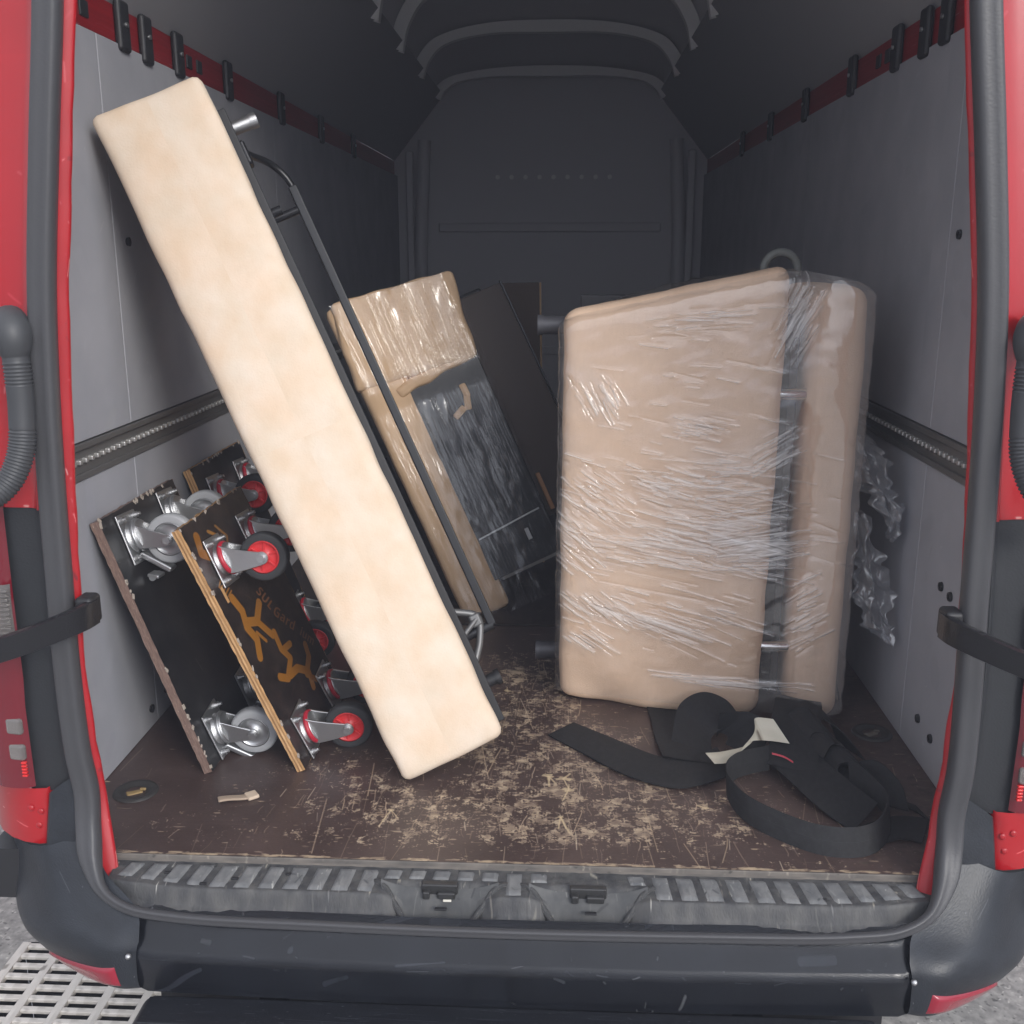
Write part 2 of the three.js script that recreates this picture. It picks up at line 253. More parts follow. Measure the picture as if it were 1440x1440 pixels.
    for (let i = 0; i < 26; i++) { const x = (R() - 0.5) * 1.1, z = -0.02 - 0.34 * R(); g.strokeStyle = 'rgba(206,190,166,.65)'; g.lineWidth = 1 + 2 * R(); g.beginPath(); g.moveTo(X(x), Z(z)); g.lineTo(X(x) + (R() - 0.5) * 16, Z(z) + 10 + 50 * R()); g.stroke(); }
    // dirt towards the right wall
    for (let i = 0; i < 900; i++) { const x = 0.6 + 0.22 * R(), z = -1.1 * R(); g.fillStyle = R() < 0.6 ? 'rgba(40,36,34,.25)' : 'rgba(122,112,96,.16)'; blob(X(x), Z(z), 4 + 14 * R(), 3 + 9 * R(), 9); }
    g.fillStyle = 'rgba(186,166,138,.55)'; for (let i = 0; i < 200; i++) blob(R() * W, H - R() * 9, 6 + 16 * R(), 2 + 4 * R(), 8);
  }, true);
  tex.wrapS = tex.wrapT = THREE.ClampToEdgeWrapping;
  const floorMat = std([1, 1, 1], 0.4, 0, { map: tex, bumpMap: tex, bumpScale: 0.0012 });
  const top = new THREE.PlaneGeometry(FW, FD, 1, 1); top.rotateX(-Math.PI / 2); top.translate(0, FY, -FD / 2);
  const f = add('floor_panel', top, floorMat, van, { label: 'front load floor board of dark plywood, scratched down to pale wood' });
  add('board_edge', merge([T(boxuv(rb(1.402, 0.016, 0.006, 0.002)), 0.006, FY - 0.0095, -0.002)]), std([0.95, 0.84, 0.74], 0.85, 0, { map: treadTex }), f);
  const rear = add('floor_panel', T(boxuv(new THREE.BoxGeometry(FW, 0.02, -ZB - FD - 0.004)), 0, FY - 0.006, (-FD - 0.004 + ZB) / 2), std([1, 1, 1], 0.6, 0, { map: scuffs(512, 512, [44, 36, 35], [62, 52, 48], 12, 73, [['rgb(120,105,92)', 200, 30, 1.5]]) }), van);
  add('under_floor', new THREE.BoxGeometry(1.9, 0.1, -ZB - 0.05).translate(0, 0.625, (ZB - 0.03) / 2), M.black, van);
  // two round tie-down cups
  for (const [x, z, c] of [[-0.742, -0.205, [0.3, 0.21, 0.09]], [0.764, -0.53, [0.12, 0.11, 0.09]]]) {
    const ring = add('tie_down', new THREE.LatheGeometry([[0.02, 0.0012], [0.026, 0.0015], [0.032, 0.005], [0.04, 0.0055], [0.043, 0.001]].map((p) => new THREE.Vector2(...p)), 36), std([0.05, 0.047, 0.045], 0.55, 0.3), van);
    ring.position.set(x, FY, z);
    add('bracket', merge([T(padded(0.03, 0.006, 0.014, 0.003, 0, 0.006, 0.004, 2).rotateY(0.5), -0.002, 0.003, 0.002), T(rb(0.012, 0.005, 0.006, 0.002), 0.012, 0.004, -0.006)]), std(c, 0.7), ring);
  }
}
{ // grey plywood side walls in panels, lashing rail with teeth, red waist strip with black clips
  const zs = [-0.04, -0.52, -1.75, -3.0, ZB];
  for (const s of [-1, 1]) {
    for (let i = 0; i < 4; i++) for (const [y0, y1] of [[FY + 0.001, 1.304], [1.376, 2.128]]) {
      const len = zs[i] - zs[i + 1] - 0.0015; const g = boxuv(rb(0.012, y1 - y0, len, 0.002));
      const uv = g.attributes.uv; for (let k = 0; k < uv.count; k++) uv.setXY(k, uv.getX(k) * 0.8 + i * 0.37 + s * 0.21, uv.getY(k) * 0.8 + y0);
      T(g, s * (WX + 0.006), (y0 + y1) / 2, (zs[i] + zs[i + 1]) / 2); add('wall_panel', g, M.wall, van);
    }
    add('added_light_block', T(new THREE.BoxGeometry(0.012, 1.5, 4.16), s * (WX + 0.028), 1.45, -2.12), M.black, van);  // unseen black sheet added behind the panels to stop light leaking through seams
    const lr = add('lashing_rail', merge([T(rb(0.01, 0.066, 4.1, 0.003), s * (WX + 0.008), 1.34, -2.1), T(rb(0.008, 0.012, 4.1, 0.002), s * (WX - 0.001), 1.368, -2.1), T(rb(0.008, 0.012, 4.1, 0.002), s * (WX - 0.001), 1.312, -2.1)]), M.rail, van);
    const tooth = rb(0.011, 0.01, 0.012, 0.003), teeth = [];
    for (let k = 0; k < 120; k++) teeth.push(tooth.clone().translate(s * (WX + 0.0), 1.34, -0.1 - k * 0.025));
    add('rail_teeth', merge(teeth), M.stud, lr, { kind: 'stuff' });
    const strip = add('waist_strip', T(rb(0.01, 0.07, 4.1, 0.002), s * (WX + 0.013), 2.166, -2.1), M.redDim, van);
    for (const z of [-0.645, -0.765, -0.955, -1.32, -1.85, -2.4, -3]) {
      add('clip', T(rb(0.016, 0.098, 0.05, 0.008, 3), s * (WX - 0.002), 2.164 + (z < -0.7 && z > -0.9 ? -0.004 : 0), z), M.black, strip);
      add('screw', new THREE.CylinderGeometry(0.005, 0.005, 0.006, 10).rotateZ(Math.PI / 2).translate(s * (WX - 0.011), 2.166, z), M.zinc, strip);
    }
    for (const z of [-0.49, -1.05, -1.12]) add('slot', T(rb(0.006, 0.03, 0.035, 0.002), s * (WX + 0.007), 2.165, z), M.black, strip);
    const screws = s < 0 ? [[1.742, -0.5795], [0.745, -0.485], [0.752, -0.573]] : [[1.753, -0.465], [1.091, -0.372], [1.087, -0.323], [0.79, -0.42], [0.782, -0.345]];
    for (const [y, z] of screws) { const b = add('bolt', merge([new THREE.CylinderGeometry(0.0085, 0.0095, 0.005, 14).rotateZ(Math.PI / 2), new THREE.CylinderGeometry(0.0045, 0.0045, 0.008, 6).rotateZ(Math.PI / 2)]), M.black, van); b.position.set(s * (WX - 0.003), y, z); }
    // sloping upper lining
    add('upper_lining', grid(2, 30, (u, v) => [V(s * (0.835 - 0.27 * u), 2.205 + 0.33 * u, -0.1 + (ZB + 0.1) * v), u * 0.44, v * 4.1]), std([0.36, 0.36, 0.37], 0.7), van);
    // corner posts at the bulkhead
    add('bulkhead_post', merge([tube([[s * 0.68, FY, ZB + 0.08], [s * 0.69, 1.7, ZB + 0.08], [s * 0.66, 2.3, ZB + 0.08]], 0.035, 30), T(rb(0.04, 1.5, 0.05, 0.01), s * 0.745, 1.5, ZB + 0.06)]), M.lining, van);
  }
  const prof = [[-0.585, 2.5], [-0.555, 2.62], [-0.47, 2.73], [-0.27, 2.795], [0, 2.805], [0.27, 2.795], [0.47, 2.73], [0.555, 2.62], [0.585, 2.5]];
  const low = (y, z) => 2.5 + (y - 2.5) * (1 - 0.66 * THREE.MathUtils.smoothstep(-z, 2.3, 4.5)); // the roof falls towards the cab
  add('roof_lining', grid(40, 20, (u, v) => { const p = cat(prof, u); return V(p[0] * 1.04, low(p[1], ZB * v) + 0.035, ZB * v); }), M.lining, van);
  for (const z of [-0.9, -1.7, -2.25, -2.8, -3.42, -4.08]) {
    add('roof_rib', toCreasedNormals(grid(48, 4, (u, v) => { const q = cat(prof, u), p = [q[0], low(q[1], z)], n = [p[0] * 1.1, p[1] - 2.3], l = Math.hypot(...n), [r, dz] = [[-0.03, 0.026], [0.02, 0.022], [0.02, -0.022], [-0.03, -0.026], [-0.03, 0.026]][Math.round(v * 4)]; return V(p[0] - n[0] / l * r, p[1] - n[1] / l * r, z + dz); }), 0.5), M.rib, van);
  }
  const bh = [T(new THREE.BoxGeometry(1.7, 2.2, 0.03), 0, FY + 1.1, ZB - 0.02)];
  const bulk = add('bulkhead', merge(bh), M.lining, van);
  for (const [y, h] of [[1.86, 0.05], [1.2, 0.05]]) add('bulkhead_rib', T(rb(1.2, h, 0.03, 0.01), 0, y, ZB + 0.005), M.lining, bulk);
  for (let i = 0; i < 9; i++) add('vent_hole', new THREE.CylinderGeometry(0.012, 0.012, 0.006, 12).rotateX(Math.PI / 2).translate(-0.28 + i * 0.075, 2.12, ZB + 0.0), M.rib, bulk);
}
// the door frame is swept along the edge of the opening: [y, half width]
const open = [[2.75, 0.3], [2.72, 0.45], [2.62, 0.54], [2.4, 0.585], [2.2, 0.61], [2.06, 0.625], [1.87, 0.652], [1.67, 0.678], [1.51, 0.691], [1.35, 0.702], [1.2, 0.7105], [1.05, 0.7175], [0.9, 0.716], [0.78, 0.7045], [0.72, 0.693], [0.665, 0.682]];
const halfAt = (y) => { for (let i = 1; i < open.length; i++) if (y >= open[i][0]) { const [a, b] = [open[i - 1], open[i]]; return b[1] + (a[1] - b[1]) * (y - b[0]) / (a[0] - b[0]); } return 0.68; };
{
  const ys = (n, y0, y1) => Array.from({ length: n }, (_, i) => y0 + (y1 - y0) * i / (n - 1));
  for (const s of [-1, 1]) {
    // worn inner flange, with a return to the wall
    add('door_flange', grid(6, 60, (u, v) => {
      const y = 2.7 + (0.668 - 2.7) * v, h = halfAt(y), low = Math.max(0, (0.8 - y) / 0.14), o = [[0.115, -0.1], [0.05, -0.03], [0.003, -0.018], [0, -0.012], [0.003, -0.007], [0.013, -0.003], [0.022, -0.001]][Math.round(u * 6)];
      const wob = 0.0016 * noise(y * 9, s, 2) - (y < 1.06 ? 0.004 * Math.min(1, (1.06 - y) * 9) : 0);
      return [V(s * (h + o[0] + wob), y, o[1] + low * 0.035), u * 0.1, y];
    }), M.redWorn, van);
    // outer post: red above, dark trim below
    const outer = [[0.045, -0.022], [0.05, 0.0], [0.055, 0.004], [0.06, 0.001], [0.066, -0.012], [0.11, -0.014]];
    add('door_post', grid(14, 50, (u, v) => {
      const y = 2.75 + (1.318 - 2.75) * v, h = halfAt(y); let p;
      const k = u * 14; if (k <= 7) p = cat(outer, k / 7); else { const e = cat([[h + 0.11, -0.014], [h + 0.15, -0.02], [0.93, -0.06], [0.975, -0.13], [0.99, -0.25], [0.995, -0.5]], (k - 7) / 7); p = [e[0] - h, e[1]]; }
      return [V(s * (h + p[0]) - (s > 0 && k < 6 ? 0.011 : 0), y, p[1]), u * 0.4, y];
    }), M.red, van);
    add('body_side', grid(6, 10, (u, v) => { const y = 2.75 - (2.75 - 0.42) * v; return [V(s * (0.995 - Math.max(0, y - 1.5) ** 2 * 0.09), y, -0.5 + (ZB - 1.3) * u), u * 4, y]; }), M.red, van);
    add('corner_trim', grid(10, 20, (u, v) => {
      const y = 1.335 + (0.8 - 1.335) * v - 0.0 , h = halfAt(y), p = cat([[h + 0.036, -0.02], [h + 0.04, -0.004], [h + 0.046, -0.002], [h + 0.056, -0.014], [0.8, -0.018], [0.835, -0.02]], u);
      return [V(s * p[0], y - (u > 0.5 ? 0 : 0) + 0.045 * (1 - u) * v, p[1]), u * 0.15, y];
    }), M.trimDark, van);
    // plastic upright below the trim, running down into the bumper
    add('lower_trim', grid(10, 16, (u, v) => {
      const r = surf([[[-0.752, 0.846, 0.0], [-0.775, 0.832, 0.004], [-0.8, 0.812, 0.0], [-0.803, 0.805, -0.03]], [[-0.75, 0.79, 0.012], [-0.775, 0.778, 0.012], [-0.806, 0.76, 0.006], [-0.81, 0.757, -0.03]], [[-0.742, 0.735, 0.022], [-0.775, 0.728, 0.02], [-0.81, 0.716, 0.012], [-0.814, 0.715, -0.03]]])(u, v);
      return [V(-s * r.x, r.y, r.z), u * 0.1, r.y];
    }), M.trim, van);
    // red body corner under the light, with three plugs
    const body = add('body_corner', grid(10, 8, (u, v) => { const p = cat([[0.806, -0.045], [0.81, -0.012], [0.86, -0.014], [0.92, -0.05], [0.965, -0.12], [0.985, -0.25]], u); return [V(s * p[0], 0.815 - 0.105 * v, p[1] + 0.004 * v), u * 0.3, v * 0.2]; }), M.red, van);
    for (const [x, y] of [[0.823, 0.772], [0.84, 0.778], [0.829, 0.745]]) { const b = add('plug', new THREE.SphereGeometry(0.006, 12, 8).scale(1, 1, 0.5), M.redWorn, body); b.position.set(s * x, y, -0.007); }
    // tail light
    const plan = [[0.829, -0.012], [0.845, -0.004], [0.89, -0.01], [0.94, -0.045], [0.975, -0.11], [0.988, -0.2]];
    const lens = (y0, y1, a0, a1, off, nU = 12, nV = 6) => grid(nU, nV, (u, v) => { const p = cat(plan, a0 + (a1 - a0) * u), b = Math.sin(v * Math.PI) * 0.003; return V(s * (p[0] + 0.006 * (y0 + (y1 - y0) * v < 1 ? 0 : -0.5)), y0 + (y1 - y0) * v, p[1] + off + b); });
    const tl = add('tail_light', lens(0.818, 1.325, 0, 1, 0, 16, 10), M.lensRed, van);
    add('lamp_window', lens(1.085, 1.19, 0.02, 0.4, 0.006), M.lensClear, tl);
    const flute = []; for (let k = 0; k < 12; k++) flute.push(T(rb(0.05, 0.003, 0.006, 0.001), s * 0.852, 1.092 + k * 0.008, 0.005)); add('fluted_lens', merge(flute), M.lensClear, tl);
    for (const y of [0.935, 0.887]) { const w = add('lamp_window', rb(0.03, 0.03, 0.012, 0.006, 4), M.lensClear, tl); w.position.set(s * 0.849, y, -0.0045); w.rotation.y = s * 0.15; }
    const led = []; for (let k = 0; k < 5; k++) led.push(T(rb(0.009, 0.0035, 0.006, 0.001), s * 0.837, 0.846 + k * 0.006, 0.002)); add('lamp_segments', merge(led), M.lensBright, tl);
    // corrugated wiring hose with its rubber boot
    const sx = s < 0 ? -1 : 1, dx = s < 0 ? 0 : 0.006;
    const path = [[0.775, 1.63, 0.01], [0.762, 1.6, 0.03], [0.757, 1.555, 0.036], [0.757, 1.48, 0.038], [0.762, 1.42, 0.045], [0.78, 1.375, 0.06], [0.81, 1.35, 0.08], [0.86, 1.34, 0.09]].map((p) => [sx * (p[0] - 0.008 + dx), p[1], p[2]]);
    const cur = new THREE.CatmullRomCurve3(path.map((p) => V(...p)), false, 'centripetal'), fr = cur.computeFrenetFrames(200);
    const hose = add('wiring_hose', grid(200, 14, (u, v) => { const p = cur.getPointAt(u), k = Math.min(200, Math.round(u * 200)), a = v * Math.PI * 2; const ribbed = (u > 0.22 && u < 0.32) || u > 0.5; const r = u < 0.2 ? 0.02 + 0.01 * Math.sin(Math.min(1, u / 0.2) * Math.PI) : 0.0195 + (ribbed ? 0.0016 * Math.sin(u * 420) : 0); return p.addScaledVector(fr.normals[k], Math.cos(a) * r).addScaledVector(fr.binormals[k], Math.sin(a) * r); }), std([0.05, 0.052, 0.056], 0.5), van);
    // door check strap
    const st = add('door_check', ribbon([[s * 0.685, 1.148, 0.0], [s * 0.69, 1.148, 0.035], [s * 0.715, 1.143, 0.075], [s * 0.76, 1.135, 0.13], [s * 0.83, 1.128, 0.2]], [[0, 0.021, 0], [0, 0.021, 0], [0, 0.02, 0], [0, 0.019, 0], [0, 0.018, 0]], 0.012, 30), phy([0.014, 0.014, 0.016], 0.3, 0, { bumpMap: grainBump, bumpScale: 0.0006 }), van);
    add('hinge_knob', T(rb(0.03, 0.05, 0.04, 0.008, 3), s * 0.696, 1.15, 0.0), M.black, st);
    // rear wheel
    const wheel = add('wheel', new THREE.TorusGeometry(0.24, 0.1, 14, 40).rotateY(Math.PI / 2).translate(s * 0.86, 0.34, -1.5), M.tyre, van);
    add('rim', new THREE.CylinderGeometry(0.19, 0.19, 0.14, 30).rotateZ(Math.PI / 2).translate(s * 0.87, 0.34, -1.5), M.zincDull, wheel);
  }
  // roof skin and header
  add('roof', grid(24, 8, (u, v) => { const p = cat([[-0.955, 2.72], [-0.85, 2.84], [-0.45, 2.88], [0, 2.89], [0.45, 2.88], [0.85, 2.84], [0.955, 2.72]], u); return [V(p[0], p[1], -0.02 + (ZB - 1.7) * v), u * 2, v * 5]; }), M.red, van);
  add('door_header', grid(24, 6, (u, v) => { const a = cat([[-0.6, 2.4], [-0.55, 2.6], [-0.4, 2.72], [0, 2.745], [0.4, 2.72], [0.55, 2.6], [0.6, 2.4]], u), b = cat([[-0.96, 2.4], [-0.93, 2.72], [-0.5, 2.88], [0, 2.89], [0.5, 2.88], [0.93, 2.72], [0.96, 2.4]], u); return [V(a[0] + (b[0] - a[0]) * v, a[1] + (b[1] - a[1]) * v, -0.01 - 0.02 * v), u, v * 0.2]; }), M.red, van);
  // rubber seal: one tube down the left post, along the sill and up the right post
  const P = []; const side = (y) => halfAt(y) + 0.021 + 0.012 * THREE.MathUtils.smoothstep(y, 0.95, 1.6);
  for (const y of [2.7, 2.4, 2.2, 2.06, 1.87, 1.67, 1.51, 1.35, 1.2, 1.05, 0.9, 0.82]) P.push([-side(y), y, 0.008]);
  P.push([-0.726, 0.76, 0.022], [-0.714, 0.715, 0.048], [-0.688, 0.678, 0.076], [-0.64, 0.657, 0.094], [-0.55, 0.649, 0.104], [-0.3, 0.645, 0.109], [0, 0.643, 0.111]);
  const Q = P.slice(0, -1).reverse().map((p) => [-p[0] - 0.01 * THREE.MathUtils.smoothstep(p[1], 0.8, 1.2), p[1], p[2]]);
  const pts = [...P, ...Q].map((p) => V(...p)), cur = new THREE.CatmullRomCurve3(pts, false, 'centripetal'), N = 420;
  const shape = (a) => { const c = Math.cos(a), q = Math.sin(a); return [0.0205 * Math.sign(c) * Math.abs(c) ** 0.8, 0.019 * Math.sign(q) * Math.abs(q) ** 0.8]; };
  add('door_seal', grid(N, 18, (u, v) => {
    const p = cur.getPointAt(u), t = cur.getTangentAt(u), f = V(0, 0, 1).addScaledVector(t, -t.z).normalize(), w = V().crossVectors(t, f), [a, b] = shape(v * Math.PI * 2), k = 1 - 0.6 * THREE.MathUtils.smoothstep(0.74 - p.y, 0, 0.08);
    return [p.addScaledVector(w, a * k).addScaledVector(f, (b + (b > 0.012 && Math.abs(a) < 0.006 ? -0.004 : 0)) * k), u * 6, v * 0.1];
  }), M.rubber, van);
}
{ // load sill with worn treads and two latch cups
  const cups = [[-0.118, 0.098], [0.132, 0.098]];
  const cup = (x) => Math.max(...cups.map(([c, w]) => THREE.MathUtils.smoothstep(w - Math.abs(x - c), -0.012, 0.05)));
  const prof = (x, v) => { // v 0 at the floor board, 1 at the seal
    const c = cup(x), lip = 0.64 - 0.12 * c; let y, z = 0.001 + 0.1 * v; const skirt = Math.max(0, v - 0.92) / 0.08;
    const flat = 0.686 - 0.01 * v; if (v < lip) y = flat; else if (v < lip + 0.18) y = flat - 0.026 * THREE.MathUtils.smoothstep(v, lip, lip + 0.18); else y = flat - 0.026 - 0.012 * (v - lip - 0.18) / (0.82 - lip);
    if (c > 0) { const dip = THREE.MathUtils.smoothstep(v, 0.3, 0.62) * c; y -= 0.024 * dip * (1 - THREE.MathUtils.smoothstep(v, 0.74, 0.96)); y += 0.007 * c * Math.exp(-(((v - 0.86) / 0.06) ** 2)); }
    return [y - 0.028 * skirt * skirt, z];
  };
  const end = (x) => 0.022 * Math.max(0, (Math.abs(x) - 0.5) / 0.16) ** 2;
  const sill = add('load_sill', grid(360, 44, (u, v) => { const x = (u - 0.5) * 1.392 + 0.006, [y, z] = prof(x, v); return [V(x, y + 0.0006 * noise(x * 40, v * 9, 1), z - end(x) * v), x * 1.2, v * 0.12]; }), M.sill, van, { label: 'scuffed grey plastic load sill with worn treads' });
  const R = rng(5);
  for (let i = 0; i < 33; i++) {
    const x = -0.657 + i * 0.0415; if (Math.abs(x) > 0.675) continue; const c = cup(x); const inGap = Math.abs(x - 0.007) < 0.03; if (c > 0.12 && !inGap && Math.abs(x - 0.132) < 0.09) { if (Math.abs(x - 0.132) < 0.06) continue; }
    const v0 = 0.07, v1 = c > 0.12 ? 0.28 : 0.61 - 0.1 * Math.max(0, (Math.abs(x) - 0.5) / 0.15), hw = 0.0142 - 0.0015 * R(), skew = -x * 0.02;
    const g = grid(8, 10, (a, b) => { const v = v0 + (v1 - v0) * b, xx = x + (a - 0.5) * 2 * hw + skew * (0.5 - b), [y, z] = prof(xx, v), e = Math.min(1, Math.min(a, 1 - a, b, 1 - b) / 0.1); return [V(xx, y + 0.003 * e, z - end(xx) * v), xx * 1.7 + i, z * 1.7]; });
    add('tread_pad', g, M.tread, sill);
  }
  for (const [c] of cups) {
    const cp = add('latch_striker', merge([T(rb(0.062, 0.02, 0.014, 0.003), c, 0.677, 0.042), T(rb(0.012, 0.014, 0.02, 0.003), c - 0.022, 0.672, 0.05), T(rb(0.03, 0.012, 0.016, 0.003), c + 0.012, 0.671, 0.05)]), std([0.045, 0.045, 0.045], 0.45, 0.3), sill);
    add('drain_slot', T(rb(0.02, 0.003, 0.007, 0.001), c + 0.004, 0.656, 0.07), M.black, sill);
    const rim = [[-0.118, 0.3], [-0.098, 0.42], [-0.07, 0.64], [-0.05, 0.8], [-0.025, 0.87], [0, 0.885], [0.025, 0.87], [0.05, 0.8], [0.07, 0.64], [0.098, 0.42], [0.118, 0.3]].map(([dx, v]) => { const [y, z] = prof(c + dx, v); return [c + dx, y + 0.001 - 0.006 * Math.max(0, Math.abs(dx) - 0.1) / 0.018, z]; });
    add('latch_cup_rim', tube(rim, 0.0055, 60, 10), M.sill, sill);
    add('latch_cup', grid(24, 12, (u, v) => { const a = (u - 0.5) * 2, vv = 0.42 + 0.4 * v, hw = 0.1 - 0.06 * v * v, x = c + a * hw, [y, z] = prof(c, vv); return [V(x, y + 0.0015 + 0.016 * Math.abs(a) ** 3 * (1 - v * 0.5), z), x * 2, z * 3]; }), std([0.42, 0.42, 0.42], 0.6, 0, { map: treadTex }), sill);
  }
  add('latch_tag', T(rb(0.014, 0.003, 0.004, 0.001), cups[0][0] + 0.014, 0.6655, 0.0605), M.label, sill);
  for (const [x, v] of [[-0.59, 0.3], [-0.52, 0.55], [-0.47, 0.4], [-0.38, 0.25], [0.26, 0.3], [0.52, 0.5]]) add('drain_slot', T(rb(0.012, 0.003, 0.006, 0.001), x, prof(x, v)[0] + 0.001, prof(x, v)[1]), M.black, sill);
}
{ // bumper: middle step, two corners with red reflectors, folding step bar below
  const prof = [[0.652, 0.088], [0.642, 0.108], [0.632, 0.118], [0.614, 0.143], [0.609, 0.149], [0.6, 0.153], [0.592, 0.154], [0.57, 0.152], [0.537, 0.148], [0.53, 0.144], [0.525, 0.1]];
  const bump = add('rear_bumper', grid(80, 40, (u, v) => { const x = -0.628 + 1.289 * u, p = cat(prof, v), e = 0.012 * (Math.abs(x) / 0.62) ** 2 + (x < -0.606 || x > 0.641 ? 0.007 : 0); return [V(x, p[0] + 0.0008 * noise(x * 5, v, 4), p[1] - e), x * 0.7, v * 0.22]; }), M.bumper, van, { label: 'scuffed dark plastic rear bumper' });
  const rows = [
    [[-0.722, 0.75, 0.012], [-0.81, 0.72, 0.016], [-0.9, 0.692, -0.05], [-0.97, 0.66, -0.16]],
    [[-0.69, 0.698, 0.052], [-0.785, 0.675, 0.045], [-0.892, 0.635, -0.035], [-0.972, 0.6, -0.155]],
    [[-0.625, 0.656, 0.09], [-0.745, 0.638, 0.085], [-0.88, 0.595, -0.005], [-0.972, 0.55, -0.15]],
    [[-0.6075, 0.629, 0.124], [-0.7, 0.618, 0.122], [-0.855, 0.572, 0.03], [-0.966, 0.52, -0.14]],
    [[-0.609, 0.6, 0.139], [-0.69, 0.588, 0.132], [-0.842, 0.54, 0.028], [-0.957, 0.49, -0.14]],
    [[-0.608, 0.54, 0.139], [-0.67, 0.53, 0.125], [-0.815, 0.487, 0.0], [-0.925, 0.45, -0.15]],
    [[-0.605, 0.525, 0.1], [-0.655, 0.515, 0.08], [-0.79, 0.475, -0.05], [-0.88, 0.44, -0.2]]];
  for (const s of [-1, 1]) {
    const S = surf(rows), mx = (p, d = 0) => V(-s * p.x + (s > 0 ? 0.035 * Math.max(0, 1 - (Math.abs(p.x) - 0.6) * 3.2) : 0), p.y, p.z + d);
    const corner = add('bumper_corner', grid(36, 48, (u, v) => { const p = mx(S(u, v)); return [p, u * 0.4, v * 0.3]; }), M.trim, bump);
    add('reflector', grid(20, 8, (u, v) => { const a = 0.2 + 0.43 * u, p = S(a, 0.715 + 0.095 * v - 0.0 + 0.012 * u), n = Math.min(1, Math.min(u, 1 - u) / 0.05, Math.min(v, 1 - v) / 0.12); return V(mx(p).x - 0 + s * 0.003 * n, p.y + 0.001 * n, p.z + 0.004 * n); }), M.reflector, bump);
    add('screw', new THREE.SphereGeometry(0.005, 10, 8).translate(s * 0.618 + (s > 0 ? 0.025 : 0), 0.605, 0.148), M.zinc, bump);
  }
  add('step_bar', merge([T(rb(1.2, 0.11, 0.11, 0.022, 4), 0, 0.478, 0.19), T(rb(1.17, 0.004, 0.06, 0.002), 0, 0.535, 0.185), ...[-0.4, 0.4].map((x) => T(rb(0.05, 0.05, 0.34, 0.005), x, 0.465, -0.01))]), M.bumper, van);
  add('underbody', T(new THREE.BoxGeometry(1.22, 0.15, 0.05), 0.012, 0.51, 0.06), M.black, van);
}

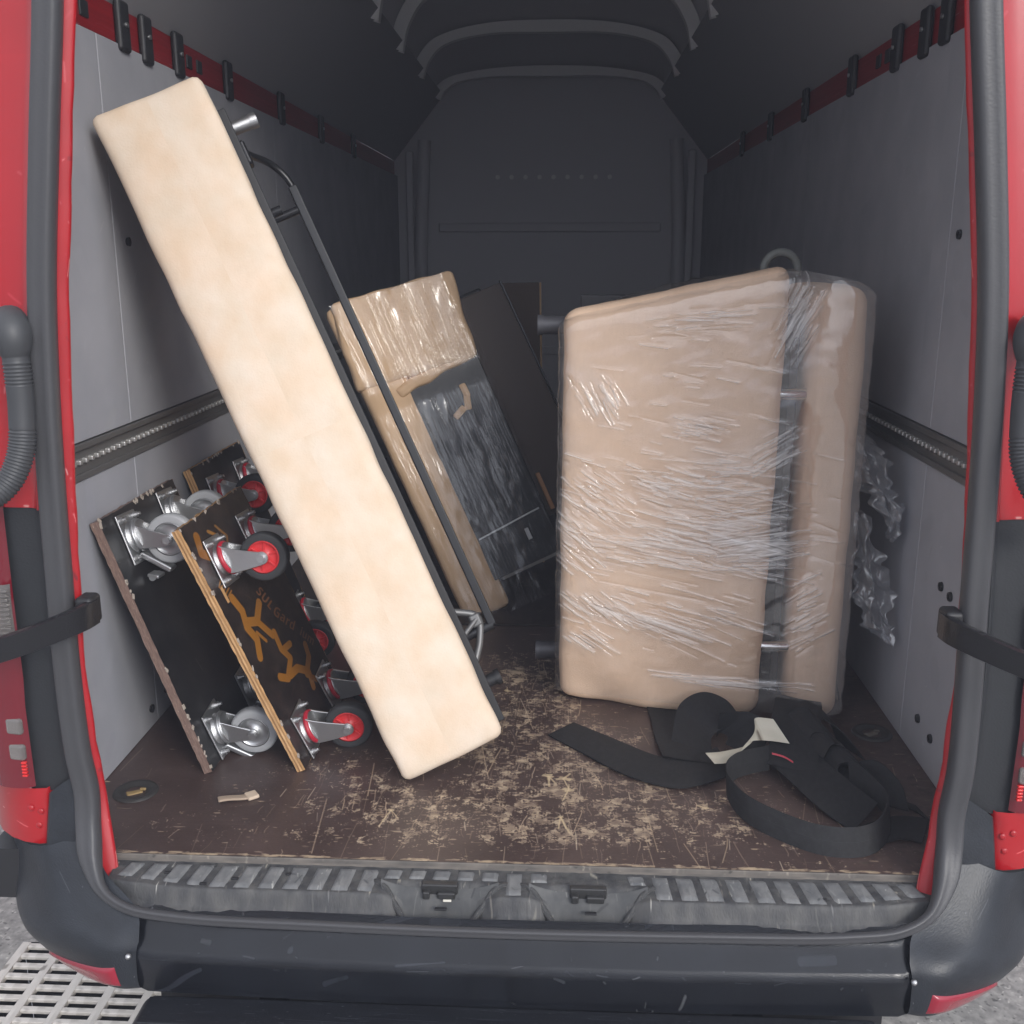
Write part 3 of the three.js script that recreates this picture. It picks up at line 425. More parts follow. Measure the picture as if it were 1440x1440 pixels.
// ---------- casters and dollies ----------
function caster(parent, x, y, z, kind, swivel = 0, brake = false) { // plate lies in the y-z plane, wheel out along +x
  const g = new THREE.Group(); g.name = 'caster'; g.position.set(x, y, z); parent.add(g);
  const red = kind === 'red', R = red ? 0.05 : 0.05, hx = red ? 0.09 : 0.076, hy = -0.026, fw = red ? 0.029 : 0.024;
  const bolts = []; for (const a of [-1, 1]) for (const b of [-1, 1]) bolts.push(new THREE.CylinderGeometry(0.0068, 0.0068, 0.008, 6).rotateZ(Math.PI / 2).translate(0.009, a * 0.04, b * 0.031), new THREE.CylinderGeometry(0.0038, 0.0038, 0.009, 8).rotateZ(Math.PI / 2).translate(0.015, a * 0.04, b * 0.031));
  add('plate', merge([T(rb(0.004, 0.104, 0.084, 0.002), 0.003, 0, 0), new THREE.CylinderGeometry(0.028, 0.034, 0.008, 28).rotateZ(-Math.PI / 2).translate(0.009, 0, 0), ...bolts]), M.zinc, g);
  add('swivel_ring', new THREE.TorusGeometry(0.031, red ? 0.0055 : 0.004, 10, 30).rotateY(Math.PI / 2).translate(0.018, 0, 0), red ? M.redRing : M.zincDull, g);
  const cheek = (s) => { const sh = new THREE.Shape(); const e = red ? 0.0125 : 0.0105; sh.moveTo(0.02, fw); sh.quadraticCurveTo(0.036, fw * 0.5, hx, hy + e); sh.absarc(hx, hy, e, Math.PI / 2, -Math.PI / 2, true); sh.quadraticCurveTo(0.05, hy - e + 0.002, 0.02, -fw - 0.001); sh.closePath(); return new THREE.ExtrudeGeometry(sh, { depth: 0.003, bevelEnabled: true, bevelSize: 0.0008, bevelThickness: 0.0008, bevelSegments: 1, curveSegments: 10 }).translate(0, 0, s * 0.0205 - 0.0015); };
  add('fork', merge([cheek(1), cheek(-1), new THREE.CylinderGeometry(0.031, 0.033, 0.005, 28).rotateZ(-Math.PI / 2).translate(0.0225, 0, 0), new THREE.CylinderGeometry(0.006, 0.006, 0.054, 12).rotateX(Math.PI / 2).translate(hx, hy, 0), new THREE.CylinderGeometry(0.0085, 0.0085, 0.008, 6).rotateX(Math.PI / 2).translate(hx, hy, 0.026)]), M.zinc, g);
  const lathe = (p) => new THREE.LatheGeometry(p.map((q) => new THREE.Vector2(...q)), 44).rotateX(Math.PI / 2).translate(hx, hy, 0);
  add('wheel', lathe([[R * 0.66, -0.013], [R * 0.9, -0.0145], [R * 0.985, -0.0105], [R, -0.004], [R, 0.004], [R * 0.985, 0.0105], [R * 0.9, 0.0145], [R * 0.66, 0.013]]), red ? M.tyre : M.greyRubber, g);
  const hub = [lathe([[0.006, -0.015], [R * 0.25, -0.015], [R * 0.3, -0.008], [R * 0.56, -0.008], [R * 0.6, -0.0135], [R * 0.68, -0.0135], [R * 0.68, 0.0135], [R * 0.6, 0.0135], [R * 0.56, 0.008], [R * 0.3, 0.008], [R * 0.25, 0.015], [0.006, 0.015]])];
  if (red) for (let k = 0; k < 6; k++) hub.push(rb(R * 0.36, 0.004, 0.024, 0.001).translate(R * 0.42, 0, 0).rotateZ(k * Math.PI / 3).translate(hx, hy, 0));
  add('hub', merge(hub), red ? M.redPlastic : M.zincDull, g);
  if (brake) add('brake_pedal', merge([rb(0.012, 0.07, 0.03, 0.004).rotateZ(0.75).translate(hx - 0.045, hy - 0.035, 0), new THREE.CylinderGeometry(0.007, 0.007, 0.034, 12).rotateX(Math.PI / 2).translate(hx - 0.062, hy - 0.062, 0), rb(0.024, 0.008, 0.034, 0.003).rotateZ(-0.5).translate(hx - 0.06, hy - 0.06, 0)]), M.zincDull, g);
  g.rotation.x = swivel; // the fork and plate keep their piece; a small turn about the plate's normal
  return g;
}
const boardTex = scuffs(512, 1024, [26, 25, 26], [44, 42, 42], 6, 81, [['rgb(120,116,112)', 90, 60, 1.2, 1.5], ['rgb(90,88,86)', 160, 12, 1.6], ['rgb(14,14,15)', 60, 60, 3]]);
const scrawlTex = canvas(512, 1024, (g, w, h) => { // hand-painted orange scrawl along the board
  cloud(w, h, 7, 12, [28, 23, 22], [58, 47, 43], 83, 5)(g); const R = rng(17);
  for (let i = 0; i < 110; i++) { g.strokeStyle = `rgba(${120 + 40 * R() | 0},${84 + 30 * R() | 0},${50 + 20 * R() | 0},${0.12 + 0.25 * R()})`; g.lineWidth = 1 + 2 * R(); const x = R() * w, y = R() * h; g.beginPath(); g.moveTo(x, y); g.lineTo(x + (R() - 0.5) * 120, y + (R() - 0.5) * 120); g.stroke(); }
  const O = '#9c6722'; const S = (p, lw, c = O) => { g.strokeStyle = c; g.lineWidth = lw * 1.45; g.lineJoin = 'round'; g.lineCap = 'round'; g.beginPath(); p.forEach((q, i) => i ? g.lineTo(...q) : g.moveTo(...q)); g.stroke(); };
  g.save(); // figures down the left half: front edge of the board at x = 0, top of the board at y = 0
  S([[90, 330], [110, 395], [88, 455], [110, 520], [75, 575]], 26); S([[105, 440], [165, 470], [235, 425]], 26); S([[165, 470], [215, 560]], 22); S([[130, 500], [160, 555]], 10);
  S([[235, 560], [225, 630], [255, 690], [175, 735], [130, 700]], 22); S([[235, 640], [300, 650]], 20); S([[200, 735], [265, 745], [330, 800], [310, 860]], 24); S([[310, 800], [385, 760], [400, 715]], 24); S([[330, 830], [380, 880], [420, 900]], 18, '#8f5a22');
  S([[70, 60], [50, 120], [90, 150]], 26, '#8d5a1c'); S([[150, 70], [200, 110], [150, 150], [220, 190]], 10, '#9a6a2c'); S([[210, 70], [250, 130], [215, 180], [260, 220]], 8, '#8d632f');
  g.fillStyle = '#a86c2a'; g.font = 'italic bold 74px sans-serif';
  const word = (t, x, y, a, s, c) => { g.save(); g.translate(x, y); g.rotate(a); g.scale(s, s); g.fillStyle = c; g.fillText(t, 0, 0); g.restore(); };
  word('SUL', 250, 380, 1.25, 0.85, '#8c5a30'); word('Gard', 285, 500, 1.0, 0.9, '#865a34'); word('ium', 395, 660, 1.0, 0.8, '#75503a'); word('ODD', 95, 850, 1.05, 1, '#a2702c'); word('Vill', 40, 250, 1.1, 0.7, '#94642c');
  g.restore(); g.fillStyle = '#c79a66'; g.fillRect(52, 268, 16, 64);
}, true);
for (const t of [boardTex, scrawlTex]) { t.wrapS = t.wrapT = THREE.ClampToEdgeWrapping; }
const hashRnd = rng(321);
function dolly(label, base, lean, L, kind, tex, edgeMat, yb = 0.052, yt = 0.062) {
  const t = thing('dolly', label, 'dolly', base, 'dollies leaning on the left wall'); t.rotation.z = lean;
  const W = 0.38, th = 0.018;
  // board: outer faces carry the coating, the rim shows the layers
  const chips = []; for (let k = 0; k < 26; k++) { const q = hashRnd(), top = q < 0.45, z = -W * hashRnd(), y = top ? L - 0.003 * hashRnd() : L * hashRnd(); chips.push(rb(0.0022, 0.003 + 0.006 * hashRnd(), 0.004 + 0.008 * hashRnd(), 0.0006).rotateX(hashRnd() * 3).translate(0.0002, y, top ? z : -0.003 * hashRnd())); }
  const face = grid(1, 1, (u, v) => [V(0, L * v, -W * u), u, v]); const R = rng(L * 1e4 | 0);
  const bd = add('board', merge([boxuv(T(rb(th - 0.001, L - 0.004, W - 0.004, 0.002), -th / 2 - 0.0006, L / 2, -W / 2))]), M.black, t);
  add('board_face', face, std([1, 1, 1], 0.38, 0, { map: tex, bumpMap: grainBump, bumpScale: 0.0004 }), bd);
  const rim = (len) => { const g = grid(6, Math.round(len / 0.012), (u, v) => { const e = 0.0012 * noise(v * len * 60, u * 2, L * 9); return [V(-th * u, v * len, e * (u === 0 || u === 1 ? 1.6 : 1)), u, v * len * 5]; }); return g; };
  add('board_edge', merge([rim(L).translate(0, 0, 0.0006), rim(W).rotateX(-Math.PI / 2).translate(0, L + 0.0006, 0), rim(W).rotateX(-Math.PI / 2).translate(0, -0.0006, 0), rim(L).translate(0, 0, -W - 0.0006)]), edgeMat, bd);
  add('edge_chips', merge(chips), std([0.42, 0.36, 0.3], 0.85), bd, { kind: 'stuff' });
  const at = [[yb, -0.088], [L - yt, -0.098], [yb, -W + 0.075], [L - yt, -W + 0.075]];
  at.forEach(([y, z], i) => { caster(t, 0, y, z, kind, (i % 2 ? -0.06 : 0.08), kind === 'grey'); });
  return t;
}
dolly('black plywood dolly with grey wheels leaning on the left wall, nearest the wall', [-0.616, FY + 0.006, -0.283], Math.atan2(0.184, 0.52), 0.55, 'grey', boardTex, M.plyDark);
dolly('plywood dolly with orange scrawl and red-hubbed wheels, leaning on the grey-wheeled dolly', [-0.431, FY + 0.006, -0.3], Math.atan2(0.219, 0.5), 0.546, 'red', scrawlTex, M.ply, 0.05, 0.1);
dolly('black dolly with red-ringed wheels behind the other two dollies, against the left wall', [-0.612, FY + 0.006, -0.77], Math.atan2(0.186, 0.52), 0.55, 'red', boardTex, M.ply, 0.06, 0.09);

// ---------- long beige bench leaning across the left half ----------
const U = V(0.893, 0.379, -0.242), Vv = V(-0.415, 0.902, -0.118), Nn = V().crossVectors(U, Vv).normalize();
function lean(o, origin) { const m = new THREE.Matrix4().makeBasis(U.clone().normalize(), Vv.clone().normalize(), Nn); o.quaternion.setFromRotationMatrix(m); o.position.set(...origin); }
{
  const t = thing('padded_bench', 'long narrow beige padded bench leaning upright across the left side of the load space', 'bench'); lean(t, [-0.125, 0.746, -0.276]);
  const w = 0.219, h = 1.398;
  add('cushion', padded(w, h, 0.075, 0.017, 0.007, 0.0024, 0.014, 1).translate(0, h / 2, -0.0375), M.suede, t);
  add('base_board', T(rb(0.222, 1.34, 0.018, 0.003), 0.014, 0.68, -0.087), M.black, t);
  add('leg_frame', merge([tube([[0.118, 1.27, -0.1], [0.135, 1.275, -0.17], [0.168, 1.262, -0.235], [0.186, 1.225, -0.25], [0.187, 1.16, -0.25], [0.188, 0.7, -0.25], [0.19, 0.17, -0.25]], 0.0075, 80, 10), tube([[0.0, 1.16, -0.25], [0.187, 1.16, -0.25]], 0.009, 10), tube([[0.19, 0.17, -0.25], [0.13, 0.17, -0.25], [-0.05, 0.17, -0.25]], 0.0115, 20), tube([[-0.06, 1.2, -0.25], [-0.06, 0.17, -0.25]], 0.0115, 12), tube([[-0.06, 1.2, -0.25], [-0.06, 1.26, -0.1]], 0.0115, 12), tube([[-0.06, 0.17, -0.25], [-0.06, 0.14, -0.1]], 0.0115, 12), T(rb(0.019, 1.04, 0.012, 0.003), 0.188, 0.69, -0.246)]), M.blackMetal, t);
  add('hinge_bracket', merge([T(rb(0.03, 0.05, 0.04, 0.006), 0.118, 1.265, -0.12), new THREE.CylinderGeometry(0.01, 0.01, 0.03, 14).rotateZ(Math.PI / 2).translate(0.13, 1.15, -0.16)]), M.blackMetal, t);
  add('foot', merge([new THREE.CylinderGeometry(0.0145, 0.0145, 0.062, 18).rotateZ(Math.PI / 2).translate(0.141, 1.345, -0.19), new THREE.CylinderGeometry(0.0165, 0.0165, 0.014, 18).rotateZ(Math.PI / 2).translate(0.17, 1.345, -0.19)]), M.zinc, t);
  add('foot', merge([new THREE.CylinderGeometry(0.015, 0.015, 0.07, 18).rotateZ(Math.PI / 2).translate(0.118, 0.056, -0.26), new THREE.CylinderGeometry(0.018, 0.018, 0.012, 18).rotateZ(Math.PI / 2).translate(0.152, 0.056, -0.26)]), M.black, t);
  add('fold_lever', merge([tube([[0.115, 0.11, -0.22], [0.15, 0.155, -0.235], [0.165, 0.2, -0.245], [0.12, 0.235, -0.24]], 0.008, 24), T(rb(0.026, 0.03, 0.02, 0.006), 0.158, 0.196, -0.243), tube([[0.1, 0.17, -0.21], [0.165, 0.2, -0.24]], 0.006, 8)]), std([0.2, 0.2, 0.2], 0.5, 0.6), t);
}

// ---------- stretch film ----------
function streakTex(w, h, draws) { return canvas(w, h, (g) => { g.fillStyle = '#808080'; g.fillRect(0, 0, w, h); draws(g, w, h); }, false); }
const FOLDS = []; // bundles of stretched folds on the big wrap: along the wrap in metres, height 0..1, spread, slope, count, length in metres
{
  const R = rng(61);
  for (const [cx, cy, sx, sy, a, n, l] of [[0.13, 0.8, 0.07, 0.06, 1.05, 34, 0.05], [0.13, 0.54, 0.1, 0.09, 0.6, 70, 0.05], [0.28, 0.57, 0.1, 0.05, 0.35, 40, 0.06], [0.08, 0.43, 0.06, 0.09, 0.68, 60, 0.05], [0.24, 0.41, 0.16, 0.06, 0.17, 70, 0.09], [0.36, 0.69, 0.06, 0.03, 0.3, 30, 0.05], [0.42, 0.5, 0.08, 0.13, 0.03, 90, 0.05], [0.5, 0.4, 0.1, 0.045, -0.13, 90, 0.08], [0.13, 0.26, 0.1, 0.035, 0.6, 40, 0.07], [0.28, 0.23, 0.2, 0.04, 0.3, 34, 0.16], [0.11, 0.17, 0.06, 0.03, 0.5, 24, 0.07], [0.42, 0.07, 0.16, 0.015, 0.05, 26, 0.18], [0.555, 0.86, 0.04, 0.07, -1.02, 60, 0.09], [0.53, 0.61, 0.05, 0.05, -0.45, 40, 0.06], [0.62, 0.23, 0.04, 0.1, -0.52, 46, 0.05], [0.36, 0.93, 0.16, 0.03, 0.1, 40, 0.07], [0.3, 0.5, 0.3, 0.45, 0.25, 160, 0.06], [0.3, 0.45, 0.25, 0.2, 0.22, 50, 0.22], [0.46, 0.42, 0.1, 0.1, -0.1, 40, 0.16], [1.3, 0.5, 0.7, 0.4, 0.1, 160, 0.08]])
    for (let i = 0; i < n; i++) FOLDS.push([cx + sx * (R() + R() - 1), cy + sy * (R() + R() - 1), a + (R() - 0.5) * 0.2, l * (0.3 + R()), R(), R()]);
}
const PERIM = 2.0;
const drawFolds = (g, w, h, pass) => { const sx = w / PERIM, R = rng(5); g.lineCap = 'round'; for (const [x, y, a, l, b, k] of FOLDS) { const x0 = x * sx, y0 = (1 - y) * h, dx = Math.cos(a) * l * sx, dy = Math.sin(a) * l * h / 0.94; for (const [wd, al] of pass(b, k)) { g.strokeStyle = al[0]; g.globalAlpha = al[1]; g.lineWidth = wd; g.beginPath(); g.moveTo(x0, y0); g.quadraticCurveTo(x0 + dx / 2 + 2 * (R() - 0.5), y0 + dy / 2 + 4 * (R() - 0.5), x0 + dx, y0 + dy); g.stroke(); } } g.globalAlpha = 1; };
const filmStreak = streakTex(2048, 1024, (g, w, h) => { cloud(w, h, 20, 9, [118, 118, 118], [138, 138, 138], 91, 3)(g); drawFolds(g, w, h, (b, k) => { const c = b < 0.68 ? '#fff' : '#000'; return [[16, [c, 0.07]], [8, [c, 0.14 * (0.4 + k)]], [3.4, [c, 0.34 * (0.4 + k)]]]; }); });
const filmGlintCrease = canvas(2048, 1024, (g, w, h) => { // glints and soft sheen of the film painted white, plus some whitening of creases
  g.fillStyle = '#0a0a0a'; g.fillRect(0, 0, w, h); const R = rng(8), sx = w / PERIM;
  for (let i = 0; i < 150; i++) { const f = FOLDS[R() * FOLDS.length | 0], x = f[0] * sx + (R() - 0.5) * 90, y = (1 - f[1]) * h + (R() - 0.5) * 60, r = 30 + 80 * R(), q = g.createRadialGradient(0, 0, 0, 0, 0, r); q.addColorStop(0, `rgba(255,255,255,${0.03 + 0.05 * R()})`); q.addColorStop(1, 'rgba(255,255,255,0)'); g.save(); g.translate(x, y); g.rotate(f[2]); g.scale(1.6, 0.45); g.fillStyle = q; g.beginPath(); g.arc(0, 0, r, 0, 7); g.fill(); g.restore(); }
  { const q = g.createLinearGradient(0.54 * sx, 0, 0.76 * sx, 0); q.addColorStop(0, 'rgba(255,255,255,0)'); q.addColorStop(0.35, 'rgba(255,255,255,.1)'); q.addColorStop(1, 'rgba(255,255,255,.14)'); g.fillStyle = q; g.fillRect(0.54 * sx, 0, 0.5 * sx, h); }  // pale sheen painted over the edge-on cushion
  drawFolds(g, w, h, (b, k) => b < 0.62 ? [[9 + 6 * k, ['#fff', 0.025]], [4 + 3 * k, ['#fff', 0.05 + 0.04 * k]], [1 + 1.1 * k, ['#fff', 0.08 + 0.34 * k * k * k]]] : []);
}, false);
const filmVert = streakTex(512, 1024, (g, w, h) => {
  const R = rng(62); cloud(w, h, 10, 5, [116, 116, 116], [140, 140, 140], 93, 4)(g);
  for (let i = 0; i < 420; i++) { const x = R() * w, y = R() * h, l = 40 + 280 * R() ** 1.5, b = R(), a = (R() - 0.5) * 0.14; for (const [wd, al] of [[6, 0.12], [3, 0.25], [1.5, 0.5]]) { g.strokeStyle = b < 0.6 ? `rgba(255,255,255,${al})` : `rgba(0,0,0,${al})`; g.lineWidth = wd * (0.5 + R() * 0.7); g.beginPath(); g.moveTo(x, y); g.lineTo(x + a * l, y + l); g.stroke(); } }
});
const tanFabric = std([0.98, 0.93, 0.8], 0.7, 0, { map: fabricTex, bumpMap: grainBump, bumpScale: 0.0008 });
const film = (tex, bump, ior = 1.9, rough = 0.16) => phy([1, 1, 1], rough, 0, { transmission: 1, thickness: 0, ior, bumpMap: tex, bumpScale: bump });

// ---------- second bench, film-wrapped, further in ----------
{
  const t = thing('wrapped_bench', 'film-wrapped folded bench with beige padding and black underside, behind the long beige bench', 'bench'); lean(t, [-0.076, 0.7, -1.268]);
  add('cushion', padded(0.14, 0.99, 0.09, 0.018, 0.005, 0.002, 0.016, 4).translate(-0.047, 0.51, -0.05), tanFabric, t);
  add('cushion_flap', padded(0.365, 0.262, 0.09, 0.018, 0.006, 0.0055, 0.012, 8).rotateZ(-0.12).translate(0.068, 0.866, -0.036), tanFabric, t);
  add('cushion_strip', padded(0.25, 0.036, 0.04, 0.012, 0.002, 0.007, 0.008, 9).rotateZ(0.1).translate(0.1, 0.722, -0.016), tanFabric, t);
  const pg = T(rb(0.225, 0.63, 0.016, 0.003), 0.12, 0.415, -0.012);
  const pan = add('base_panel', pg, phy([0.016, 0.016, 0.018], 0.36), t);
  add('panel_strip', T(rb(0.2, 0.006, 0.004, 0.002).rotateZ(0.06), 0.115, 0.235, -0.001), M.zincDull, pan);
  add('panel_plate', T(rb(0.012, 0.035, 0.004, 0.001), 0.155, 0.185, -0.001), M.zincDull, pan);
  add('panel_edge', T(rb(0.2, 0.01, 0.02, 0.002), 0.13, 0.096, -0.014), std([0.2, 0.19, 0.18], 0.6), pan);
  for (const [x, y, a] of [[0.118, 0.588, 0.5], [0.15, 0.605, 1.3], [0.155, 0.64, 1.6]]) add('torn_foam', padded(0.042, 0.02, 0.008, 0.004, 0.002, 0.003, 0.005, x * 90).rotateZ(a).translate(x, y, 0.0), tanFabric, pan);
  const side = add('side_panel', T(rb(0.155, 0.68, 0.02, 0.003), 0.31, 0.545, -0.03), M.brown, t);
  add('edge_trim', T(rb(0.006, 0.62, 0.012, 0.002).rotateZ(0.02), 0.389, 0.58, -0.018), M.blackMetal, side);
  add('wood_strip', T(rb(0.012, 0.115, 0.012, 0.002), 0.252, 0.278, -0.006), std([0.33, 0.17, 0.08], 0.7), t);
  add('inner_body', T(rb(0.34, 0.8, 0.14, 0.01), 0.16, 0.5, -0.13), M.black, t);
  add('stretch_film', grid(40, 80, (u, v) => { const x = -0.125 + 0.375 * u, y = (0.984 - 0.12 * (x - 0.068)) * v; const top = v > 0.72 ? 0.03 : v > 0.68 ? 0.03 * (v - 0.68) / 0.04 : 0; return [V(x, y, 0.012 + top + 0.005 * fbm(x * 14, y * 6, 2, 3) - 0.05 * Math.max(0, Math.abs(u - 0.5) - 0.46) * 20 * 0.5), u * 1.2, y]; }), film(filmVert, 0.0011, 1.6, 0.12), t);
}
{ // loose brown board behind it
  const t = thing('brown_board', 'dim brown board standing behind the film-wrapped folded bench', 'board', [-0.04, FY, -1.78]);
  const m = add('panel', T(rb(0.12, 0.93, 0.018, 0.003), 0, 0.465, 0), std([0.07, 0.048, 0.036], 0.7), t); t.rotation.z = 0.02; t.rotation.x = -0.05;
  add('panel_edge', T(rb(0.006, 0.93, 0.02, 0.002), 0.063, 0.465, 0), M.wood, m);
}

// ---------- big film-wrapped pair of cushions on the right ----------
{
  const t = thing('wrapped_cushions', 'two tall beige cushions wrapped together in shiny clear film on the right', 'wrapped cushions', [0.31, FY, -0.63]);
  const L = (x, y, z) => [x - 0.31, y - FY, z + 0.63];
  // cushion A faces out; B stands at its right, edge on
  const A = padded(0.462, 0.985, 0.1, 0.03, 0.006, 0.003, 0.013, 12), p = A.attributes.position;
  for (let i = 0; i < p.count; i++) { // sloping top, soft folds along the bottom, rounder right edge
    let x = p.getX(i), y = p.getY(i), z = p.getZ(i); const tx = (x + 0.231) / 0.462, ty = (y + 0.4925) / 0.985;
    y += (tx - 0.5) * 0.1 * ty - 0.045 * ty - 0.012 * Math.sin(tx * 3) * (1 - ty); if (z > 0) { const b = Math.exp(-ty * 9); z += b * 0.011 * Math.sin(tx * 11 + ty * 26 + 2 * Math.sin(tx * 5)) * Math.sin(tx * Math.PI); z -= 0.016 * Math.max(0, tx - 0.86) / 0.14 * (1 - 0.3 * ty); }
    x += 0.012 * (ty - 0.4) * tx; p.setXYZ(i, x, y, z);
  }
  A.computeVertexNormals(); A.rotateY(-0.195); A.translate(...L(0.311, FY + 0.5, -0.674));
  add('cushion', A, M.fabric, t);
  const B = padded(0.112, 0.955, 0.4, 0.042, 0.0, 0.003, 0.016, 20); { const q = B.attributes.position; for (let i = 0; i < q.count; i++) { const ty = (q.getY(i) + 0.47) / 0.94; q.setX(i, q.getX(i) * (1 - 0.02 * (1 - ty)) + 0.0 * (ty - 0.5)); } B.computeVertexNormals(); }
  B.translate(...L(0.648, FY + 0.478, -0.779)); add('cushion', B, M.fabric, t);
  add('frame_board', T(rb(0.02, 0.86, 0.34, 0.004), ...L(0.572, FY + 0.46, -0.83)), M.black, t);
  add('back_board', T(rb(0.44, 0.9, 0.02, 0.004).rotateY(-0.195), ...L(0.335, FY + 0.48, -0.745)), M.black, t);
  for (const y of [0.862, 1.43]) add('tube_leg', new THREE.CylinderGeometry(0.0135, 0.0135, 0.16, 18).rotateZ(Math.PI / 2).translate(...L(0.59, y, -0.63)), M.chrome, t);
  for (const [y, z] of [[1.56, -0.82], [0.775, -0.8]]) add('tube_foot', merge([new THREE.CylinderGeometry(0.021, 0.021, 0.1, 20).rotateZ(Math.PI / 2).translate(...L(0.08, y, z)), new THREE.CylinderGeometry(0.023, 0.023, 0.012, 20).rotateZ(Math.PI / 2).translate(...L(0.027, y, z))]), std([0.09, 0.09, 0.1], 0.5, 0.3), t);
  add('handle_ring', new THREE.TorusGeometry(0.036, 0.009, 12, 30, Math.PI * 1.2).rotateZ(-0.3).translate(...L(0.545, 1.685, -0.73)), std([0.16, 0.17, 0.16], 0.5), t);
  // film wound round both
  const hull = [[0.074, -0.70], [0.076, -0.662], [0.094, -0.65], [0.3, -0.603], [0.5, -0.562], [0.56, -0.555], [0.64, -0.548], [0.672, -0.551], [0.696, -0.562], [0.7065, -0.59], [0.7085, -0.65], [0.7085, -0.9], [0.7, -0.965], [0.6, -0.985], [0.15, -0.79], [0.08, -0.75], [0.074, -0.70]];
  const filmMat = film(filmStreak, 0.009, 2.1, 0.1), glintCreaseMat = phy([0.9, 0.87, 0.84], 0.22, 0, { transparent: true, alphaMap: filmGlintCrease, bumpMap: filmStreak, bumpScale: 0.006, clearcoat: 1, clearcoatRoughness: 0.12 });
  const hc = new THREE.CatmullRomCurve3(hull.map((p) => V(p[0], 0, p[1])), false, 'centripetal'); hc.arcLengthDivisions = 600;
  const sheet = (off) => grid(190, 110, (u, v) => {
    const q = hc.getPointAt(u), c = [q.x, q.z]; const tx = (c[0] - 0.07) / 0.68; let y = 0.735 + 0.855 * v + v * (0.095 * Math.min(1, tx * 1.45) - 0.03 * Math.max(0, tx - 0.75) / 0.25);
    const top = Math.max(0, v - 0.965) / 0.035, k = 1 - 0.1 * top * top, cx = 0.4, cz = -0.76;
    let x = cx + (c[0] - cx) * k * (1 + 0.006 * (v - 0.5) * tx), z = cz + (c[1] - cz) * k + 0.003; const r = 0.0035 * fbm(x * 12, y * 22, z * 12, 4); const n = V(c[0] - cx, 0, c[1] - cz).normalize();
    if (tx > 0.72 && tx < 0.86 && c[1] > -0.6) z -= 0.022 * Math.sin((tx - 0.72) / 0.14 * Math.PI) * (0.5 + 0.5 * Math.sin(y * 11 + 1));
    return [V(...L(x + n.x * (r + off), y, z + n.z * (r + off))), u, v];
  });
  const wrap = add('stretch_film', sheet(0.004), filmMat, t); add('film_glint_crease', sheet(0.0055), glintCreaseMat, wrap);  // outer sheet carries the painted glints and whitened creases
  add('film_cap', grid(40, 12, (u, v) => { const x = 0.085 + 0.47 * u, f = 1.592 + 0.1 * u - 0.012, z = -0.66 + 0.09 * u - 0.13 * v; return [V(...L(x, f + 0.028 * Math.sin(v * Math.PI * 0.8) * Math.sin(0.25 + u * 2.6) + 0.006 * fbm(x * 20, z * 20, 1), z)), u, v * 0.3]; }), film(filmStreak, 0.005, 1.8, 0.2), t);
  // loose torn ends of film at the right
  const tail = (C, W, seed) => grid(70, 24, (u, v) => { const c = cat(C, u), w = cat(W, u)[0] * (1 + 0.5 * noise(u * 9, seed, 1)), s = v - 0.5; const k = 0.018; return [V(...L(c[0] + s * w + k * fbm(u * 3, v * 2, seed, 2), c[1] + k * fbm(u * 3, v * 2, seed + 5, 2), c[2] + 0.016 * Math.sin(v * 11 + u * 4 + seed) + 1.6 * k * fbm(u * 4, v * 5, seed + 9, 2))), 0.3 + u * 0.2, v * 0.2]; });
  const milky = phy([0.9, 0.92, 0.95], 0.1, 0, { transmission: 0.86, thickness: 0, ior: 2.3, bumpMap: filmStreak, bumpScale: 0.006 });
  add('film_tail', tail([[0.712, 1.34, -0.62], [0.74, 1.27, -0.61], [0.775, 1.2, -0.6], [0.795, 1.12, -0.6]], [[0.03], [0.075], [0.055], [0.02]], 3), milky, t);
  add('film_tail', tail([[0.714, 1.18, -0.6], [0.74, 1.07, -0.59], [0.76, 0.97, -0.58], [0.79, 0.9, -0.57]], [[0.03], [0.07], [0.075], [0.015]], 13), milky, t);
}

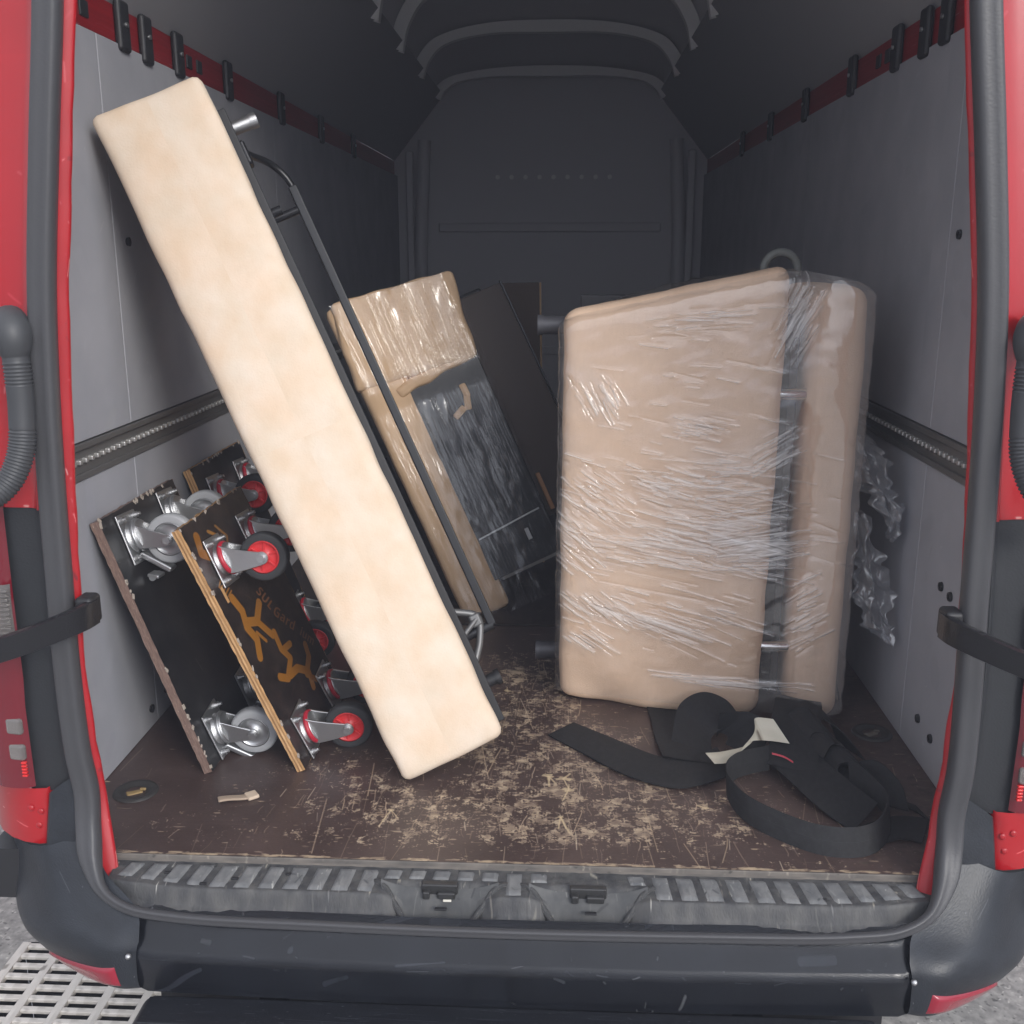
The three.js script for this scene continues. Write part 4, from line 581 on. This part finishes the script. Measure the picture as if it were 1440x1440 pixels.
// ---------- webbing strap heap and a chip of wood ----------
{
  const t = thing('webbing_strap', 'heap of wide black webbing strap with a white label on the floor at the right', 'strap', [0.4, FY, -0.35]);
  const L = (a) => a.map((p) => [p[0] - 0.4 - 0.045 * THREE.MathUtils.smoothstep(p[0], 0.5, 0.7), p[1] - FY, p[2] + 0.35]);
  const band = (C, W, th = 0.0022) => add('strap_band', ribbon(L(C), W, th, 56), M.cloth, t);
  band([[0.085, 0.703, -0.515], [0.16, 0.704, -0.44], [0.25, 0.706, -0.35], [0.33, 0.709, -0.315], [0.42, 0.716, -0.36]], [[0.028, 0, -0.032], [0.032, 0, -0.036], [0.03, 0, -0.045], [0.012, 0.002, -0.055], [-0.01, 0.004, -0.05]]);
  band([[0.325, 0.706, -0.68], [0.332, 0.708, -0.55], [0.335, 0.712, -0.44], [0.345, 0.714, -0.36]], [[0.046, 0, 0], [0.046, 0, 0.004], [0.048, 0, 0.01], [0.05, 0, 0.015]]);
  band([[0.36, 0.712, -0.42], [0.375, 0.735, -0.5], [0.42, 0.752, -0.52], [0.475, 0.74, -0.49], [0.5, 0.715, -0.43], [0.53, 0.715, -0.36]], [[0.04, 0.0, 0.03], [0.03, -0.015, 0.045], [0.02, -0.02, 0.05], [0.02, -0.02, 0.05], [0.03, -0.01, 0.04], [0.045, 0, 0.03]]);
  band([[0.42, 0.742, -0.47], [0.455, 0.752, -0.46], [0.475, 0.745, -0.43], [0.46, 0.72, -0.39]], [[0.0, 0.034, 0.012], [0.03, 0.03, 0.012], [0.036, 0.02, 0.02], [0.03, 0.0, 0.035]]);
  band([[0.665, 0.742, -0.62], [0.635, 0.768, -0.53], [0.595, 0.768, -0.43], [0.56, 0.748, -0.34], [0.545, 0.732, -0.3]], [[-0.045, 0.0, -0.014], [-0.046, 0.004, -0.02], [-0.046, 0.004, -0.02], [-0.045, 0, -0.02], [-0.044, 0, -0.02]]);
  band([[0.53, 0.742, -0.38], [0.58, 0.735, -0.3], [0.64, 0.724, -0.215], [0.69, 0.712, -0.16]], [[0.032, 0.012, -0.03], [0.034, 0.012, -0.032], [0.034, 0.012, -0.032], [0.03, 0.012, -0.03]]);
  band([[0.585, 0.73, -0.39], [0.6, 0.768, -0.42], [0.645, 0.782, -0.415], [0.685, 0.76, -0.38], [0.7, 0.72, -0.34]], [[0.018, 0.006, 0.04], [0.016, 0.0, 0.042], [0.012, -0.01, 0.042], [0.016, -0.008, 0.042], [0.02, 0, 0.04]]);
  band([[0.645, 0.725, -0.31], [0.66, 0.755, -0.325], [0.695, 0.762, -0.315], [0.722, 0.74, -0.28], [0.725, 0.712, -0.24]], [[0.012, 0, 0.035], [0.01, -0.004, 0.036], [0.012, -0.008, 0.036], [0.016, -0.004, 0.034], [0.018, 0, 0.03]]);
  band([[0.5, 0.74, -0.33], [0.43, 0.742, -0.29], [0.403, 0.735, -0.235], [0.43, 0.727, -0.15], [0.52, 0.722, -0.075], [0.62, 0.722, -0.058], [0.69, 0.725, -0.082], [0.73, 0.73, -0.155], [0.722, 0.735, -0.22], [0.69, 0.742, -0.28]], Array.from({ length: 10 }, (_, i) => [0, 0.022, i < 2 ? -0.01 : -0.013]));
  band([[0.69, 0.712, -0.33], [0.74, 0.706, -0.27], [0.806, 0.705, -0.19]], [[0.034, 0.002, 0.03], [0.034, 0, 0.03], [0.005, 0, 0.03]]);
  band([[0.66, 0.704, -0.1], [0.74, 0.704, -0.14], [0.79, 0.706, -0.13]], [[0.0, 0, 0.035], [-0.01, 0, 0.04], [-0.02, 0, 0.04]]);
  band([[0.6, 0.745, -0.47], [0.66, 0.768, -0.5], [0.71, 0.75, -0.47], [0.735, 0.712, -0.42]], [[0.012, 0.012, 0.04], [0.01, 0, 0.042], [0.012, -0.006, 0.042], [0.018, 0, 0.04]]);
  band([[0.62, 0.752, -0.34], [0.655, 0.772, -0.36], [0.688, 0.764, -0.35], [0.7, 0.735, -0.315], [0.675, 0.718, -0.29], [0.64, 0.727, -0.3]], [[0.012, 0, 0.03], [0.01, 0, 0.03], [0.012, -0.004, 0.03], [0.014, 0, 0.03], [0.012, 0.004, 0.03], [0.01, 0, 0.03]]);
  band([[0.7, 0.745, -0.3], [0.725, 0.752, -0.285], [0.752, 0.73, -0.25], [0.755, 0.706, -0.21]], [[0.02, 0.016, 0.012], [0.02, 0.014, 0.014], [0.024, 0.01, 0.014], [0.026, 0, 0.014]]);
  band([[0.5, 0.706, -0.56], [0.56, 0.71, -0.5], [0.6, 0.712, -0.44]], [[0.04, 0, 0.03], [0.04, 0, 0.03], [0.04, 0, 0.03]]);
  add('label', ribbon(L([[0.382, 0.742, -0.318], [0.412, 0.746, -0.318], [0.452, 0.75, -0.345], [0.478, 0.756, -0.39], [0.495, 0.77, -0.395], [0.535, 0.778, -0.372]]), [[0.006, 0, 0.022], [0.002, 0, 0.022], [-0.014, 0, 0.02], [-0.012, 0.0, 0.024], [0.008, -0.012, 0.026], [0.012, -0.014, 0.026]], 0.0012, 40), std([1, 1, 1], 0.75, 0, { map: scuffs(256, 128, [196, 190, 172], [226, 222, 206], 8, 87, [['rgb(150,125,80)', 14, 50, 4], ['rgb(120,110,95)', 60, 14, 1.5]]), }), t);
  add('red_piping', ribbon(L([[0.424, 0.716, -0.228], [0.43, 0.709, -0.19], [0.45, 0.706, -0.15]]), [[0, 0.003, -0.002], [0, 0.003, -0.002], [0, 0.003, -0.002]], 0.004, 12), M.redRing, t);
  add('red_piping', ribbon(L([[0.505, 0.752, -0.325], [0.53, 0.749, -0.318], [0.55, 0.744, -0.306]]), [[0, 0.0015, -0.001], [0, 0.0015, -0.001], [0, 0.0015, -0.001]], 0.002, 12), M.redRing, t);
}
{
  const t = thing('wood_chip', 'broken pale sliver of plywood lying on the floor in front of the dollies', 'wood chip', [-0.54, FY, -0.185]);
  const g = padded(0.062, 0.005, 0.02, 0.002, 0, 0.004, 0.004, 3); const m = add('splinter', g.rotateY(0.42).translate(0, 0.005, 0), std([0.4, 0.31, 0.23], 0.85), t);
  add('splinter_tip', padded(0.022, 0.007, 0.026, 0.002, 0, 0.004, 0.004, 5).rotateY(0.6).translate(0.03, 0.006, -0.012), std([0.6, 0.48, 0.36], 0.85), m);
}

renderer.render(scene, camera);
